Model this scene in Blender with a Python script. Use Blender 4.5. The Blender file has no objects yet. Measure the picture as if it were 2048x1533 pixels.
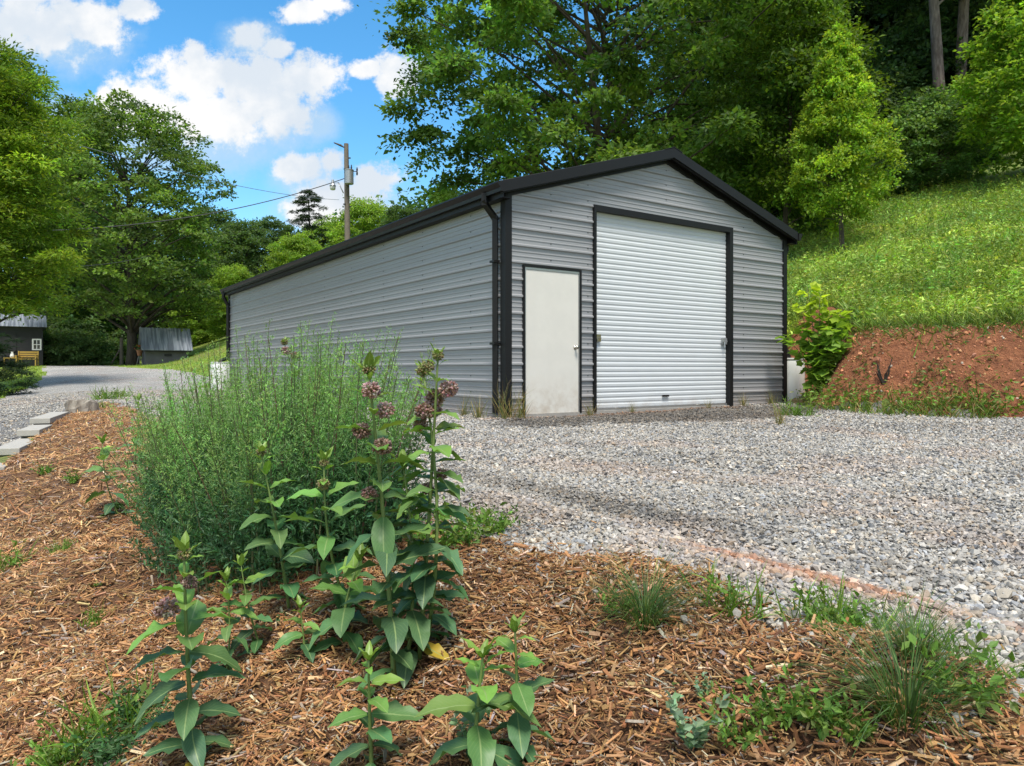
import bpy, math, random
import numpy as np
from math import radians as R, sin, cos, pi, sqrt
from mathutils import Vector

# ------------------------------------------------------------------ camera, world, sun, exposure
SC = bpy.context.scene
COL = SC.collection
F = 1440.0; CX = 1024.0; HY = 737.0; H = 0.683        # focal length and horizon in photo pixels, eye height over the pad
cam = bpy.data.cameras.new('camera'); camo = bpy.data.objects.new('camera', cam); COL.objects.link(camo)
camo.location = (0, 0, H); camo.rotation_euler = (pi/2, 0, 0)
cam.sensor_width = 36; cam.lens = F/2048*36; cam.shift_y = -(766.5-HY)/2048
cam.clip_start = 0.05; cam.clip_end = 2000
SC.camera = camo
SC.view_settings.view_transform = 'Standard'; SC.view_settings.look = 'None'
SC.view_settings.exposure = 1.1; SC.view_settings.gamma = 1
SUN = Vector((0.06, -0.42, 0.90)).normalized()
sl = bpy.data.lights.new('sun', 'SUN'); sl.energy = 2.3; sl.angle = R(18); sl.color = (1, .95, .86)
so = bpy.data.objects.new('sun', sl); COL.objects.link(so); so.rotation_euler = SUN.to_track_quat('Z', 'Y').to_euler(); so.location = (0, 0, 40)

class NT:
    def __init__(s, tree): s.t = tree; s.n = tree.nodes; s.n.clear()
    def new(s, typ, props=None, **ins):
        nd = s.n.new(typ)
        for k, v in (props or {}).items(): setattr(nd, k, v)
        for k, v in ins.items(): s.set(nd, k, v)
        return nd
    def set(s, nd, k, v):
        key = int(k[1:]) if k[0] == 'i' and k[1:].isdigit() else k.replace('_', ' ')
        sock = nd.inputs[key]
        if hasattr(v, 'outputs'): v = v.outputs[0]
        if isinstance(v, bpy.types.NodeSocket): s.t.links.new(v, sock)
        else:
            if hasattr(v, '__len__') and len(v) == 3 and sock.type == 'RGBA': v = (*v, 1)
            sock.default_value = v
    def m(s, op, a, b=0.0, c=None, clamp=False):
        nd = s.new('ShaderNodeMath', {'operation': op, 'use_clamp': clamp}, i0=a, i1=b)
        if c is not None: s.set(nd, 'i2', c)
        return nd.outputs[0]
    def vm(s, op, a, b=(0, 0, 0)):
        nd = s.new('ShaderNodeVectorMath', {'operation': op}, i0=a)
        if b is not None: s.set(nd, 'i1', b)
        return nd.outputs['Value'] if op in ('LENGTH', 'DISTANCE', 'DOT_PRODUCT') else nd.outputs[0]
    def ss(s, x, a, b):
        return s.new('ShaderNodeMapRange', {'interpolation_type': 'SMOOTHSTEP'}, i0=x, i1=a, i2=b, i3=0.0, i4=1.0).outputs[0]
    def mix(s, f, a, b, mode='MIX'):
        nd = s.new('ShaderNodeMix', {'data_type': 'RGBA', 'blend_type': mode}); s.set(nd, 'i0', f); s.set(nd, 'i6', a); s.set(nd, 'i7', b)
        return nd.outputs[2]
    def noise(s, vec, scale, detail=3, rough=.55):
        nd = s.new('ShaderNodeTexNoise', {}, Scale=scale, Detail=detail, Roughness=rough)
        if vec is not None: s.set(nd, 'Vector', vec)
        return nd.outputs[0]

W = bpy.data.worlds.new('World'); SC.world = W; W.use_nodes = True
def build_world():
    k = NT(W.node_tree)
    out = k.new('ShaderNodeOutputWorld')
    sky = k.new('ShaderNodeTexSky', {'sky_type': 'NISHITA', 'sun_disc': False, 'sun_elevation': math.asin(SUN.z),
              'sun_rotation': math.atan2(SUN.x, SUN.y), 'air_density': 1.0, 'dust_density': .3, 'ozone_density': 2.5})
    hsv = k.new('ShaderNodeHueSaturation', {}, Hue=.49, Saturation=1.3, Value=1.16, Color=sky)
    D = k.new('ShaderNodeTexCoord').outputs['Generated']
    sp = k.new('ShaderNodeSeparateXYZ', {}, i0=D)
    dx, dy, dz = sp.outputs
    front = k.ss(dy, .15, .3)
    yc = k.m('MAXIMUM', dy, .1)
    P = k.new('ShaderNodeCombineXYZ', {}, i0=k.m('DIVIDE', dx, yc), i1=k.m('DIVIDE', dz, yc), i2=0.0).outputs[0]
    n1 = k.noise(P, 8, 8, .62); n2 = k.noise(P, 30, 6, .65)
    nn = k.m('ADD', k.m('MULTIPLY', k.m('SUBTRACT', n1, .5), 2.6), k.m('MULTIPLY', k.m('SUBTRACT', n2, .5), 2.2))
    def layer(blobs):
        acc = None
        for (x, y, rx, ry) in blobs:
            q = k.vm('SUBTRACT', P, ((x-CX)/F, (HY-y)/F, 0))
            q = k.vm('MULTIPLY', q, (F/rx, F/ry, 0))
            d = k.m('SUBTRACT', 1.0, k.vm('LENGTH', q, None))
            acc = d if acc is None else k.m('MAXIMUM', acc, d)
        return acc
    crisp = layer([(400, 160, 130, 85), (510, 165, 140, 95), (605, 160, 95, 80), (290, 225, 130, 75), (430, 235, 210, 85), (560, 225, 100, 75), (220, 205, 50, 30),
                   (500, 75, 60, 40), (555, 100, 50, 34), (605, 22, 75, 36), (660, 5, 55, 30), (735, 138, 40, 24), (800, 150, 62, 60), (60, 50, 170, 95), (180, 45, 85, 70), (275, 15, 52, 38),
                   (600, 335, 75, 36), (665, 322, 40, 40), (745, 360, 70, 55), (690, 400, 110, 65), (640, 420, 80, 48), (390, 118, 45, 45)])
    soft = layer([(430, 280, 240, 95), (560, 250, 120, 90), (330, 300, 150, 70), (100, 70, 190, 110), (700, 430, 200, 90), (500, 80, 80, 50), (620, 350, 110, 60), (300, 270, 150, 80), (120, 250, 110, 80), (640, 250, 60, 60)])
    dc = k.ss(k.m('ADD', crisp, k.m('MULTIPLY', nn, .66)), .10, .52)
    dsf = k.m('MULTIPLY', k.ss(k.m('ADD', soft, k.m('MULTIPLY', nn, .35)), -.05, .75), .7)
    # unseen clouds added outside the view to whiten and soften the skylight
    up = k.m('ADD', k.m('MAXIMUM', dz, 0.0), .25)
    Q = k.new('ShaderNodeCombineXYZ', {}, i0=k.m('DIVIDE', dx, up), i1=k.m('DIVIDE', dy, up), i2=3.0).outputs[0]
    gen = k.m('MULTIPLY', k.m('MULTIPLY', k.ss(k.noise(Q, 1.6, 5, .6), .36, .55), 1.0), k.m('SUBTRACT', 1.0, front))
    gen = k.m('MULTIPLY', gen, k.ss(dz, .02, .15))
    a1 = k.m('MULTIPLY', dsf, front); a2 = k.m('MAXIMUM', k.m('MULTIPLY', dc, front), gen)
    under = k.ss(k.m('ADD', k.noise(P, 5, 4), k.m('MULTIPLY', k.m('SUBTRACT', n1, .5), .6)), .42, .62)
    whit = k.mix(under, (3.5, 3.85, 4.25), (4.75, 4.75, 4.75))
    c = k.mix(a1, hsv, (2.7, 3.5, 4.2))
    c = k.mix(a2, c, whit)
    bg = k.new('ShaderNodeBackground', {}, Color=c, Strength=.1)
    k.t.links.new(bg.outputs[0], out.inputs[0])
build_world()

# ------------------------------------------------------------------ helpers
rng = np.random.default_rng(7)
def tag(o, label=None, cat=None, group=None, kind=None):
    if label: o['label'] = label
    if cat: o['category'] = cat
    if group: o['group'] = group
    if kind: o['kind'] = kind
    return o
def empty(name, loc, rz=0):
    o = bpy.data.objects.new(name, None); COL.objects.link(o); o.location = loc; o.rotation_euler = (0, 0, rz)
    o.empty_display_size = .2
    return o
def raw_mesh(name, V, faces, col=None, uv=None, smooth=False):
    """V (n,3); faces: list of (m,k) index arrays; col (n,3); uv (n,2) -> two float attributes"""
    me = bpy.data.meshes.new(name)
    V = np.asarray(V, np.float32)
    faces = [np.asarray(f, np.int32) for f in faces if len(f)]
    me.vertices.add(len(V)); me.vertices.foreach_set('co', V.ravel())
    nl = sum(f.size for f in faces); nf = sum(len(f) for f in faces)
    me.loops.add(nl); me.loops.foreach_set('vertex_index', np.concatenate([f.ravel() for f in faces]))
    tot = np.concatenate([np.full(len(f), f.shape[1], np.int32) for f in faces])
    st = np.concatenate([[0], np.cumsum(tot)[:-1]]).astype(np.int32)
    me.polygons.add(nf); me.polygons.foreach_set('loop_start', st); me.polygons.foreach_set('loop_total', tot)
    me.polygons.foreach_set('use_smooth', np.full(nf, bool(smooth)))
    if col is not None:
        a = me.attributes.new('Col', 'FLOAT_COLOR', 'POINT')
        a.data.foreach_set('color', np.concatenate([np.asarray(col, np.float32), np.ones((len(V), 1), np.float32)], 1).ravel())
    if uv is not None:
        for i, nm in enumerate(('tu', 'tv')):
            a = me.attributes.new(nm, 'FLOAT', 'POINT'); a.data.foreach_set('value', np.ascontiguousarray(uv[:, i], np.float32))
    me.update(calc_edges=True)
    return me
def link(name, me, mat, parent=None, loc=None):
    o = bpy.data.objects.new(name, me); COL.objects.link(o)
    if mat is not None and not me.materials: me.materials.append(mat)
    if parent is not None: o.parent = parent
    if loc is not None: o.location = loc
    return o
class MB:
    """collects boxes, tubes, lathes, quads into ONE mesh"""
    def __init__(s): s.V = []; s.F = {}; s.n = 0; s.C = []
    def add(s, V, fs, col=None):
        V = np.asarray(V, float).reshape(-1, 3)
        for f in fs: s.F.setdefault(len(f), []).append([i+s.n for i in f])
        s.V.append(V); s.n += len(V)
        s.C.append(np.tile(col if col is not None else (1, 1, 1), (len(V), 1)))
    def box(s, a, b, bev=0, col=None):
        x0, y0, z0 = a; x1, y1, z1 = b
        s.add([(x0, y0, z0), (x1, y0, z0), (x1, y1, z0), (x0, y1, z0), (x0, y0, z1), (x1, y0, z1), (x1, y1, z1), (x0, y1, z1)],
              [(0, 3, 2, 1), (4, 5, 6, 7), (0, 1, 5, 4), (1, 2, 6, 5), (2, 3, 7, 6), (3, 0, 4, 7)], col)
    def prism(s, prof, d, org=(0, 0, 0), ax=None, col=None, cap=True):
        """prof: list of 3d points (closed ring), extruded by vector d"""
        P = np.asarray(prof, float)+np.asarray(org, float); n = len(P); Q = P+np.asarray(d, float)
        fs = [(i, (i+1) % n, n+(i+1) % n, n+i) for i in range(n)]
        if cap: fs += [tuple(range(n))[::-1], tuple(range(n, 2*n))]
        s.add(np.concatenate([P, Q]), fs, col)
    def tube(s, pts, rad, seg=6, col=None, cap=True):
        pts = np.asarray(pts, float); n = len(pts)
        rad = np.broadcast_to(np.asarray(rad, float), (n,))
        T = np.gradient(pts, axis=0); T /= np.linalg.norm(T, axis=1)[:, None]+1e-9
        ref = np.array((0, 0, 1.)) if abs(T[0, 2]) < .9 else np.array((1., 0, 0))
        V = []
        for i in range(n):
            a = np.cross(T[i], ref); a /= np.linalg.norm(a)+1e-9; b = np.cross(T[i], a)
            for j in range(seg):
                th = 2*pi*j/seg; V.append(pts[i]+rad[i]*(cos(th)*a+sin(th)*b))
        fs = [(i*seg+j, i*seg+(j+1) % seg, (i+1)*seg+(j+1) % seg, (i+1)*seg+j) for i in range(n-1) for j in range(seg)]
        if cap: fs += [tuple(range(seg))[::-1], tuple((n-1)*seg+j for j in range(seg))]
        s.add(V, fs, col)
    def lathe(s, prof, seg=20, org=(0, 0, 0), col=None):
        V = [(org[0]+r*cos(2*pi*j/seg), org[1]+r*sin(2*pi*j/seg), org[2]+z) for r, z in prof for j in range(seg)]
        n = len(prof)
        fs = [(i*seg+j, i*seg+(j+1) % seg, (i+1)*seg+(j+1) % seg, (i+1)*seg+j) for i in range(n-1) for j in range(seg)]
        fs += [tuple(range(seg))[::-1], tuple((n-1)*seg+j for j in range(seg))]
        s.add(V, fs, col)
    def build(s, name, mat, parent=None, smooth=False, loc=None, bevel=0, angle=None):
        V = np.concatenate(s.V); me = raw_mesh(name, V, [np.array(f) for f in s.F.values()], np.concatenate(s.C), None, smooth)
        o = link(name, me, mat, parent, loc)
        if bevel:
            b = o.modifiers.new('bevel', 'BEVEL'); b.width = bevel; b.segments = 2; b.limit_method = 'ANGLE'; b.angle_limit = R(40)
        if angle and smooth:
            e = o.modifiers.new('split', 'EDGE_SPLIT'); e.split_angle = R(angle)
        return o
def norm(a): return a/(np.linalg.norm(a, axis=-1, keepdims=True)+1e-9)
def frames(d, up):
    d = norm(d); s = norm(np.cross(up, d)); n = np.cross(d, s)
    return d, s, n
def inst(T, Fs, P, d, up, S):
    """template copies -> verts, faces, number per copy. S (n,3)"""
    X, Y, Z = frames(d, up); n = len(P); k = len(T)
    T = np.asarray(T, float)
    t = T if T.ndim == 3 else T[None]
    V = P[:, None]+(t[..., 0]*S[:, 0:1])[..., None]*X[:, None]+(t[..., 1]*S[:, 1:2])[..., None]*Y[:, None]+(t[..., 2]*S[:, 2:3])[..., None]*Z[:, None]
    off = (np.arange(n)*T.shape[-2])[:, None, None]
    fs = [(np.asarray(f)[None]+off).reshape(-1, np.asarray(f).shape[1]) for f in Fs]
    return V.reshape(-1, 3), fs
def join(parts):
    Vs, Fd, Cs, Us, n = [], {}, [], [], 0
    for V, fs, C, U in parts:
        for f in fs:
            if len(f): Fd.setdefault(f.shape[1], []).append(f+n)
        Vs.append(V); Cs.append(C); Us.append(U if U is not None else np.zeros((len(V), 2))); n += len(V)
    return np.concatenate(Vs), [np.concatenate(v) for v in Fd.values()], np.concatenate(Cs), np.concatenate(Us)
def jit(c, n, hue=.12, val=.25, r=None):
    r = r or rng
    c = np.tile(np.asarray(c, float), (n, 1)) if np.ndim(c) == 1 else np.asarray(c, float)
    v = np.exp(r.normal(0, val, (n, 1))); h = np.exp(r.normal(0, hue, (n, 3)))
    return np.clip(c*v*h, .002, .95)
def hsh(x, y, s): 
    q = np.sin(x*127.1+y*311.7+s*74.7)*43758.5453
    return q-np.floor(q)
def vnoise(x, y, s=0):
    xi = np.floor(x); yi = np.floor(y); fx = x-xi; fy = y-yi
    fx = fx*fx*(3-2*fx); fy = fy*fy*(3-2*fy)
    return (hsh(xi, yi, s)*(1-fx)+hsh(xi+1, yi, s)*fx)*(1-fy)+(hsh(xi, yi+1, s)*(1-fx)+hsh(xi+1, yi+1, s)*fx)*fy
def fbm(x, y, s=0, o=3):
    t = 0; a = .5; n = 0
    for i in range(o): t = t+a*vnoise(x*2**i, y*2**i, s+i); n += a; a *= .5
    return t/n
def sst(x, a, b):
    t = np.clip((x-a)/(b-a), 0, 1); return t*t*(3-2*t)

# ------------------------------------------------------------------ terrain
EF = np.array((.8255, .5644)); ES = np.array((-.5644, .8255)); CB = np.array((-.08, 9.575)); RZ = math.atan2(.5644, .8255)
def uv_of(x, y): return EF[0]*x+EF[1]*y, ES[0]*x+ES[1]*y
def xy_of(u, v): return EF[0]*u+ES[0]*v, EF[1]*u+ES[1]*v
UE = 1.55
def LIM(v): return np.interp(v, [-12, 2.5, 5, 7, 8.08, 8.8, 10.1, 12.15, 14.27, 19.9], [-6, -4.5, -1.7, -.75, -.37, -.16, .05, .415, .85, 2.29])
def hs(x, y):
    """smooth height of the land"""
    u, v = uv_of(x, y)
    z = .82*sst(y, 19, 45)
    d = np.maximum(0, UE-u); dd = np.minimum(d, 4.5)
    sl_ = np.clip(.35-.265*(v-4)/8.5, .085, .35)
    z = z-sl_*(np.sqrt(dd*dd+.03)-.173)*(1-sst(y, 30, 45))
    ft = 10.35+.5*sst(v, 5.2, 3.5)+2.0*sst(v, 6.3, 8.6)
    bank = 1.22*sst(u-ft, -.1, 1.35)*(1-sst(v, 17, 26))*(1-.55*sst(-v, -1, 6))
    fm = 12.0-4.9*sst(v, 24, 38)
    q = u-fm; q = .5*(q+np.sqrt(q*q+.8)); q = np.where(q > 42, 42+(q-42)*.3, q)
    return z+bank+.36*q
def clay_d(x, y):
    u, v = uv_of(x, y); ft = 10.35+.5*sst(v, 5.2, 3.5)+2.0*sst(v, 6.3, 8.6)
    return u-ft
def micro(x, y, reg):
    if reg == 'gravel':
        u, v = uv_of(x, y)
        rut = -.028*np.exp(-((u-2.35+.1*np.sin(v*.7))/.16)**2)-.02*np.exp(-((u-3.9+.1*np.sin(v*.6+1))/.2)**2)+.02*np.exp(-((u-2.0)/.14)**2)
        return -.16*sst(LIM(v)-u, -.02, .12)*sst(v, 3, 6)*sst(-v, -15, -12)+.05*(fbm(x*1.3, y*1.3, 3, 3)-.5)+rut*sst(-v, -7, -4)
    if reg == 'mulch': return (1-.75*sst(EF[0]*x*0+ES[0]*x+ES[1]*y, 6.5, 11))*(.16*(fbm(x*1.6, y*1.6, 11, 3)-.5)+.07*(fbm(x*6, y*6, 15, 2)-.5)+.06*np.exp(-((x-.05)**2+(y-2.3)**2)/.22)+.05*np.exp(-((x-.75)**2+(y-1.55)**2)/.05))
    if reg == 'clay': return .24*(fbm(x*1.1, y*1.1, 21, 4)-.5)+.12*(fbm(x*4.5, y*4.5, 25, 4)-.5)
    if reg == 'meadow': return .25*(fbm(x*.5, y*.5, 31, 3)-.5)
    return .1*(fbm(x*.5, y*.5, 41, 2)-.5)
def G(px, py, ymax=110):
    """where a line of sight meets the land"""
    px = np.atleast_1d(np.asarray(px, float)); py = np.atleast_1d(np.asarray(py, float))
    a = (px-CX)/F; b = (HY-py)/F
    ys = np.geomspace(.7, ymax, 220); lo = np.full(len(px), .7); hi = np.full(len(px), float(ymax)); done = np.zeros(len(px), bool)
    for i in range(1, len(ys)):
        y = ys[i]; below = (H+b*y) < hs(a*y, y)
        new = below & ~done; lo[new] = ys[i-1]; hi[new] = y; done |= new
        if done.all(): break
    for _ in range(14):
        mid = .5*(lo+hi); below = (H+b*mid) < hs(a*mid, mid); hi = np.where(below, mid, hi); lo = np.where(below, lo, mid)
    y = .5*(lo+hi); x = a*y
    return np.stack([x, y, hs(x, y)], 1), done
def at(px, py, y): return np.array(((px-CX)/F*y, y, H+(HY-py)/F*y))
def inpoly(x, y, poly):
    r = np.zeros(np.shape(x), bool); n = len(poly)
    for i in range(n):
        x0, y0 = poly[i]; x1, y1 = poly[(i+1) % n]
        c = ((y0 > y) != (y1 > y)) & (x < (x1-x0)*(y-y0)/(y1-y0+1e-12)+x0); r ^= c
    return r
def edge_u(v): return UE-.08+.2*sst(-v, -3.2, -1.2)
def region(x, y):
    """0 meadow 1 gravel 2 mulch 3 clay 4 lawn"""
    u, v = uv_of(x, y)
    w = .35*(fbm(x*1.7, y*1.7, 5, 3)-.5); wf = 1.6*(fbm(x*.25, y*.25, 6, 3)-.5)
    r = np.full(np.shape(x), 4)
    cd = clay_d(x, y)
    r = np.where((cd > -.1) & (v < 24.5), 0, r)
    r = np.where(u > 13, 0, r)
    # the clay face, its ragged turf lip and grassy foot
    r = np.where((cd+w*1.2 > .05) & (cd+w*1.5 < 1.32) & (v < 9), 3, r)
    pad = (u > edge_u(v)+w) & (cd+w < .0) & (v > -14) & (v < 24.5)
    pad &= ~((u > 11.3) & (v > 8.0))
    drive = inpoly(x+wf*.4, y+wf*.4, ROADP)
    r = np.where(pad | drive, 1, r)
    mul = (u <= edge_u(v)+w) & (v < 18) & (v > -12)
    # the outer edge of the bed runs along the little block wall
    lim = LIM(v)
    mul &= (u > lim+w*.2)
    r = np.where(mul, 2, r)
    return r
RP = np.array([(-700, 930), (0, 905), (120, 850), (260, 792), (420, 770), (560, 775), (470, 765), (425, 754), (375, 744), (250, 735), (100, 728.5), (60, 728), (95, 742), (75, 765), (0, 800), (-700, 850)], float)
_p, _ = G(RP[:, 0], RP[:, 1], 70); ROADP = [tuple(q[:2]) for q in _p]

# ------------------------------------------------------------------ materials
def mat(name, build):
    m = bpy.data.materials.new(name); m.use_nodes = True; k = NT(m.node_tree)
    out = k.new('ShaderNodeOutputMaterial'); sh = build(k)
    k.t.links.new(sh.outputs[0] if hasattr(sh, 'outputs') else sh, out.inputs[0]); return m
def bsdf(k, **kw): return k.new('ShaderNodeBsdfPrincipled', {}, **kw)
def bump(k, h, dist, strength=1): return k.new('ShaderNodeBump', {}, Strength=strength, Distance=dist, Height=h)
def pos(k): return k.new('ShaderNodeNewGeometry').outputs['Position']
def attr(k, n='Col'): 
    a = k.new('ShaderNodeAttribute'); a.attribute_name = n; return a
def leafm(name, rough=.45, tr=.32, spec=.35, vein=False):
    def b(k):
        c = attr(k).outputs['Color']
        if vein:
            tv = k.m('ABSOLUTE', attr(k, 'tv').outputs['Fac']); tu = attr(k, 'tu').outputs['Fac']
            rib = k.m('SUBTRACT', 1.0, k.ss(tv, .02, .09))
            side = k.m('SINE', k.m('MULTIPLY', k.m('SUBTRACT', tu, k.m('MULTIPLY', tv, .35)), 70.0))
            side = k.m('MULTIPLY', k.ss(side, .6, 1.0), .12)
            c2 = k.mix(k.m('MAXIMUM', k.m('MULTIPLY', rib, .75), side), c, (.30, .40, .16))
            blot = k.noise(pos(k), 60, 3)
            c = k.mix(k.m('MULTIPLY', k.ss(blot, .5, .75), .35), c2, k.mix(1.0, c2, (.62, .68, .5), 'MULTIPLY'))
        p = bsdf(k, Base_Color=c, Roughness=rough); p.inputs['Specular IOR Level'].default_value = spec
        t = k.new('ShaderNodeBsdfTranslucent', {}, Color=k.mix(1.0, c, (1.3, 1.32, .55), 'MULTIPLY'))
        return k.new('ShaderNodeMixShader', {}, i0=tr, i1=p.outputs[0], i2=t.outputs[0])
    return mat(name, b)
def plain(name, c, rough=.5, metal=0, var=.15, scale=8, bmp=0, bscale=60, spec=.5, dirt=None):
    def b(k):
        P = k.new('ShaderNodeTexCoord').outputs['Object']
        n = k.noise(P, scale, 5, .6)
        cc = k.mix(k.m('MULTIPLY', k.ss(n, .3, .7), var), c, tuple(x*.55 for x in c))
        if dirt:
            z = k.new('ShaderNodeSeparateXYZ', {}, i0=P).outputs[2]
            f = k.m('MULTIPLY', k.m('SUBTRACT', 1.0, k.ss(z, 0.0, dirt[1])), k.ss(k.noise(P, 5, 6, .7), .35, .7))
            cc = k.mix(k.m('MULTIPLY', f, dirt[2]), cc, dirt[0])
        p = bsdf(k, Base_Color=cc, Roughness=k.m('ADD', rough-.05, k.m('MULTIPLY', n, .12)), Metallic=metal); p.inputs['Specular IOR Level'].default_value = spec
        if bmp: k.set(p, 'Normal', bump(k, k.noise(P, bscale, 4), bmp))
        return p
    return mat(name, b)
M = {}
M['leaf'] = leafm('tree leaves', .5, .5, .25)
M['milkleaf'] = leafm('milkweed leaves', .42, .26, .4, True)
M['weed'] = leafm('weed leaves', .5, .3, .3)
M['vc'] = mat('coloured bits', lambda k: bsdf(k, Base_Color=attr(k).outputs['Color'], Roughness=.8))
def _stone(k):
    c = attr(k).outputs['Color']; n = k.noise(pos(k), 160, 3)
    return bsdf(k, Base_Color=k.mix(k.m('MULTIPLY', k.ss(n, .35, .75), .35), c, k.mix(1.0, c, (.5, .5, .5), 'MULTIPLY')), Roughness=.72)
M['stone'] = mat('crushed stone', _stone)
def _chip(k):
    c = attr(k).outputs['Color']; w = k.noise(pos(k), 120, 3)
    p = bsdf(k, Base_Color=k.mix(k.m('MULTIPLY', k.ss(w, .35, .7), .5), c, k.mix(1.0, c, (.45, .38, .32), 'MULTIPLY')), Roughness=.78); p.inputs['Specular IOR Level'].default_value = .25
    return p
M['chip'] = mat('wood chips', _chip)
def _bark(k):
    P = k.new('ShaderNodeTexCoord').outputs['Object']; c = attr(k).outputs['Color']
    q = k.vm('MULTIPLY', P, (1, 1, .22)); n = k.noise(q, 9, 6, .65)
    return bsdf(k, Base_Color=k.mix(k.ss(n, .35, .68), k.mix(1.0, c, (.45, .42, .4), 'MULTIPLY'), c), Roughness=.9, Normal=bump(k, n, .04))
M['bark'] = mat('bark', _bark)
def ground_m(name, kind):
    def b(k):
        c = attr(k).outputs['Color']; P = pos(k)
        if kind == 'gravel':
            v = k.new('ShaderNodeTexVoronoi', {'feature': 'F1'}, Vector=P, Scale=60.0); e = k.new('ShaderNodeTexVoronoi', {'feature': 'DISTANCE_TO_EDGE'}, Vector=P, Scale=60.0)
            sep = k.new('ShaderNodeSeparateColor', {}, i0=v.outputs['Color'])
            t = sep.outputs[0]
            cc = k.mix(1.0, c, k.mix(t, (.45, .45, .47), (1.45, 1.42, 1.36)), 'MULTIPLY')
            cc = k.mix(k.m('MULTIPLY', k.ss(sep.outputs[1], .8, .95), .6), cc, (.40, .30, .21))
            cc = k.mix(k.m('SUBTRACT', 1.0, k.ss(e.outputs['Distance'], .0, .14)), cc, k.mix(1.0, cc, (.3, .29, .28), 'MULTIPLY'))
            big = k.noise(P, 2.3, 5, .65); cc = k.mix(k.ss(big, .3, .7), k.mix(1.0, cc, (.8, .8, .82), 'MULTIPLY'), cc)
            hgt = k.m('ADD', k.m('MINIMUM', e.outputs['Distance'], .3), k.m('MULTIPLY', t, .25))
            return bsdf(k, Base_Color=cc, Roughness=.85, Normal=bump(k, hgt, .03))
        if kind == 'mulch':
            n = k.noise(k.vm('MULTIPLY', P, (1, 1, 1)), 55, 6, .7); n2 = k.noise(P, 6, 4)
            cc = k.mix(k.ss(n, .35, .68), k.mix(1.0, c, (.35, .3, .28), 'MULTIPLY'), c); cc = k.mix(k.m('MULTIPLY', k.ss(n2, .45, .7), .5), cc, k.mix(1.0, cc, (.55, .5, .5), 'MULTIPLY'))
            return bsdf(k, Base_Color=cc, Roughness=.92, Normal=bump(k, n, .03))
        if kind == 'clay':
            n = k.noise(P, 7, 8, .7); n2 = k.noise(P, 28, 5, .7)
            cc = k.mix(k.ss(n, .3, .7), k.mix(1.0, c, (.62, .52, .48), 'MULTIPLY'), k.mix(1.0, c, (1.22, 1.15, 1.1), 'MULTIPLY'))
            cc = k.mix(k.m('MULTIPLY', k.ss(n2, .62, .72), .5), cc, (.42, .26, .17))
            return bsdf(k, Base_Color=cc, Roughness=.95, Normal=bump(k, k.m('ADD', n, k.m('MULTIPLY', n2, .4)), .16))
        n = k.noise(P, 14, 6, .7); n2 = k.noise(P, .7, 4)
        cc = k.mix(k.ss(n, .3, .7), k.mix(1.0, c, (.5, .55, .5), 'MULTIPLY'), k.mix(1.0, c, (1.3, 1.25, 1.1), 'MULTIPLY'))
        cc = k.mix(k.m('MULTIPLY', k.ss(n2, .4, .65), .4), cc, k.mix(1.0, cc, (1.3, 1.1, .6), 'MULTIPLY'))
        return bsdf(k, Base_Color=cc, Roughness=.95, Normal=bump(k, n, .08))
    return mat(name, b)
M['g_gravel'] = ground_m('gravel ground', 'gravel'); M['g_mulch'] = ground_m('mulch ground', 'mulch')
M['g_clay'] = ground_m('red clay', 'clay'); M['g_grass'] = ground_m('grass ground', 'grass')

def gravel_col(x, y):
    """base colour of the gravel: pale grey, with clay streaks and an oily damp patch by the doors"""
    n = len(x); u, v = uv_of(x, y)
    c = np.tile((.315, .312, .305), (n, 1))
    c = c*(.82+.36*fbm(x*.9, y*.9, 51, 3))[:, None]
    streak = np.exp(-((u-2.10-.12*(fbm(v*.9, v*0, 8)-.5))/.10)**2)*sst(v, .3, .9)*sst(-v, -2.1, -1.5)*sst(fbm(x*5, y*5, 9), .2, .5)
    rnd = sst(fbm(x*1.4, y*1.4, 61, 4), .56, .68)*.22+np.exp(-((u-3.1)/.3)**2)*.25*sst(fbm(x*3, y*3, 62), .45, .6)
    clay = np.clip(streak*.9+rnd*.6, 0, .85)[:, None]
    c = c*(1-clay)+np.array((.33, .15, .075))*clay
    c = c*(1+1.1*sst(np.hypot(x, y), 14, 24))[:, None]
    s = (x-CB[0])*EF[0]+(y-CB[1])*EF[1]; t = (x-CB[0])*ES[0]+(y-CB[1])*ES[1]
    wet = sst(1-(((s-2.7)/3.6)**2+((t+.9)/1.15)**2)+1.2*(fbm(x*1.5, y*1.5, 71, 3)-.5), -.05, .45)[:, None]
    wet2 = (np.exp(-((u-2.42)/.13)**2)*sst(fbm(x*1.2, y*1.2, 73, 3), .4, .6)*.55)[:, None]*sst(-v, -6, -3)[:, None]
    w = np.clip(wet*.8+wet2, 0, .9)
    edge = np.exp(-(np.abs(t)/.22)**2)*((s > -.5) & (s < 6.4))
    c = c*(1-w)+np.array((.085, .075, .065))*w
    e = (edge*.65*sst(fbm(x*4, y*4, 77), .35, .6))[:, None]
    return c*(1-e)+np.array((.24, .12, .06))*e
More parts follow.
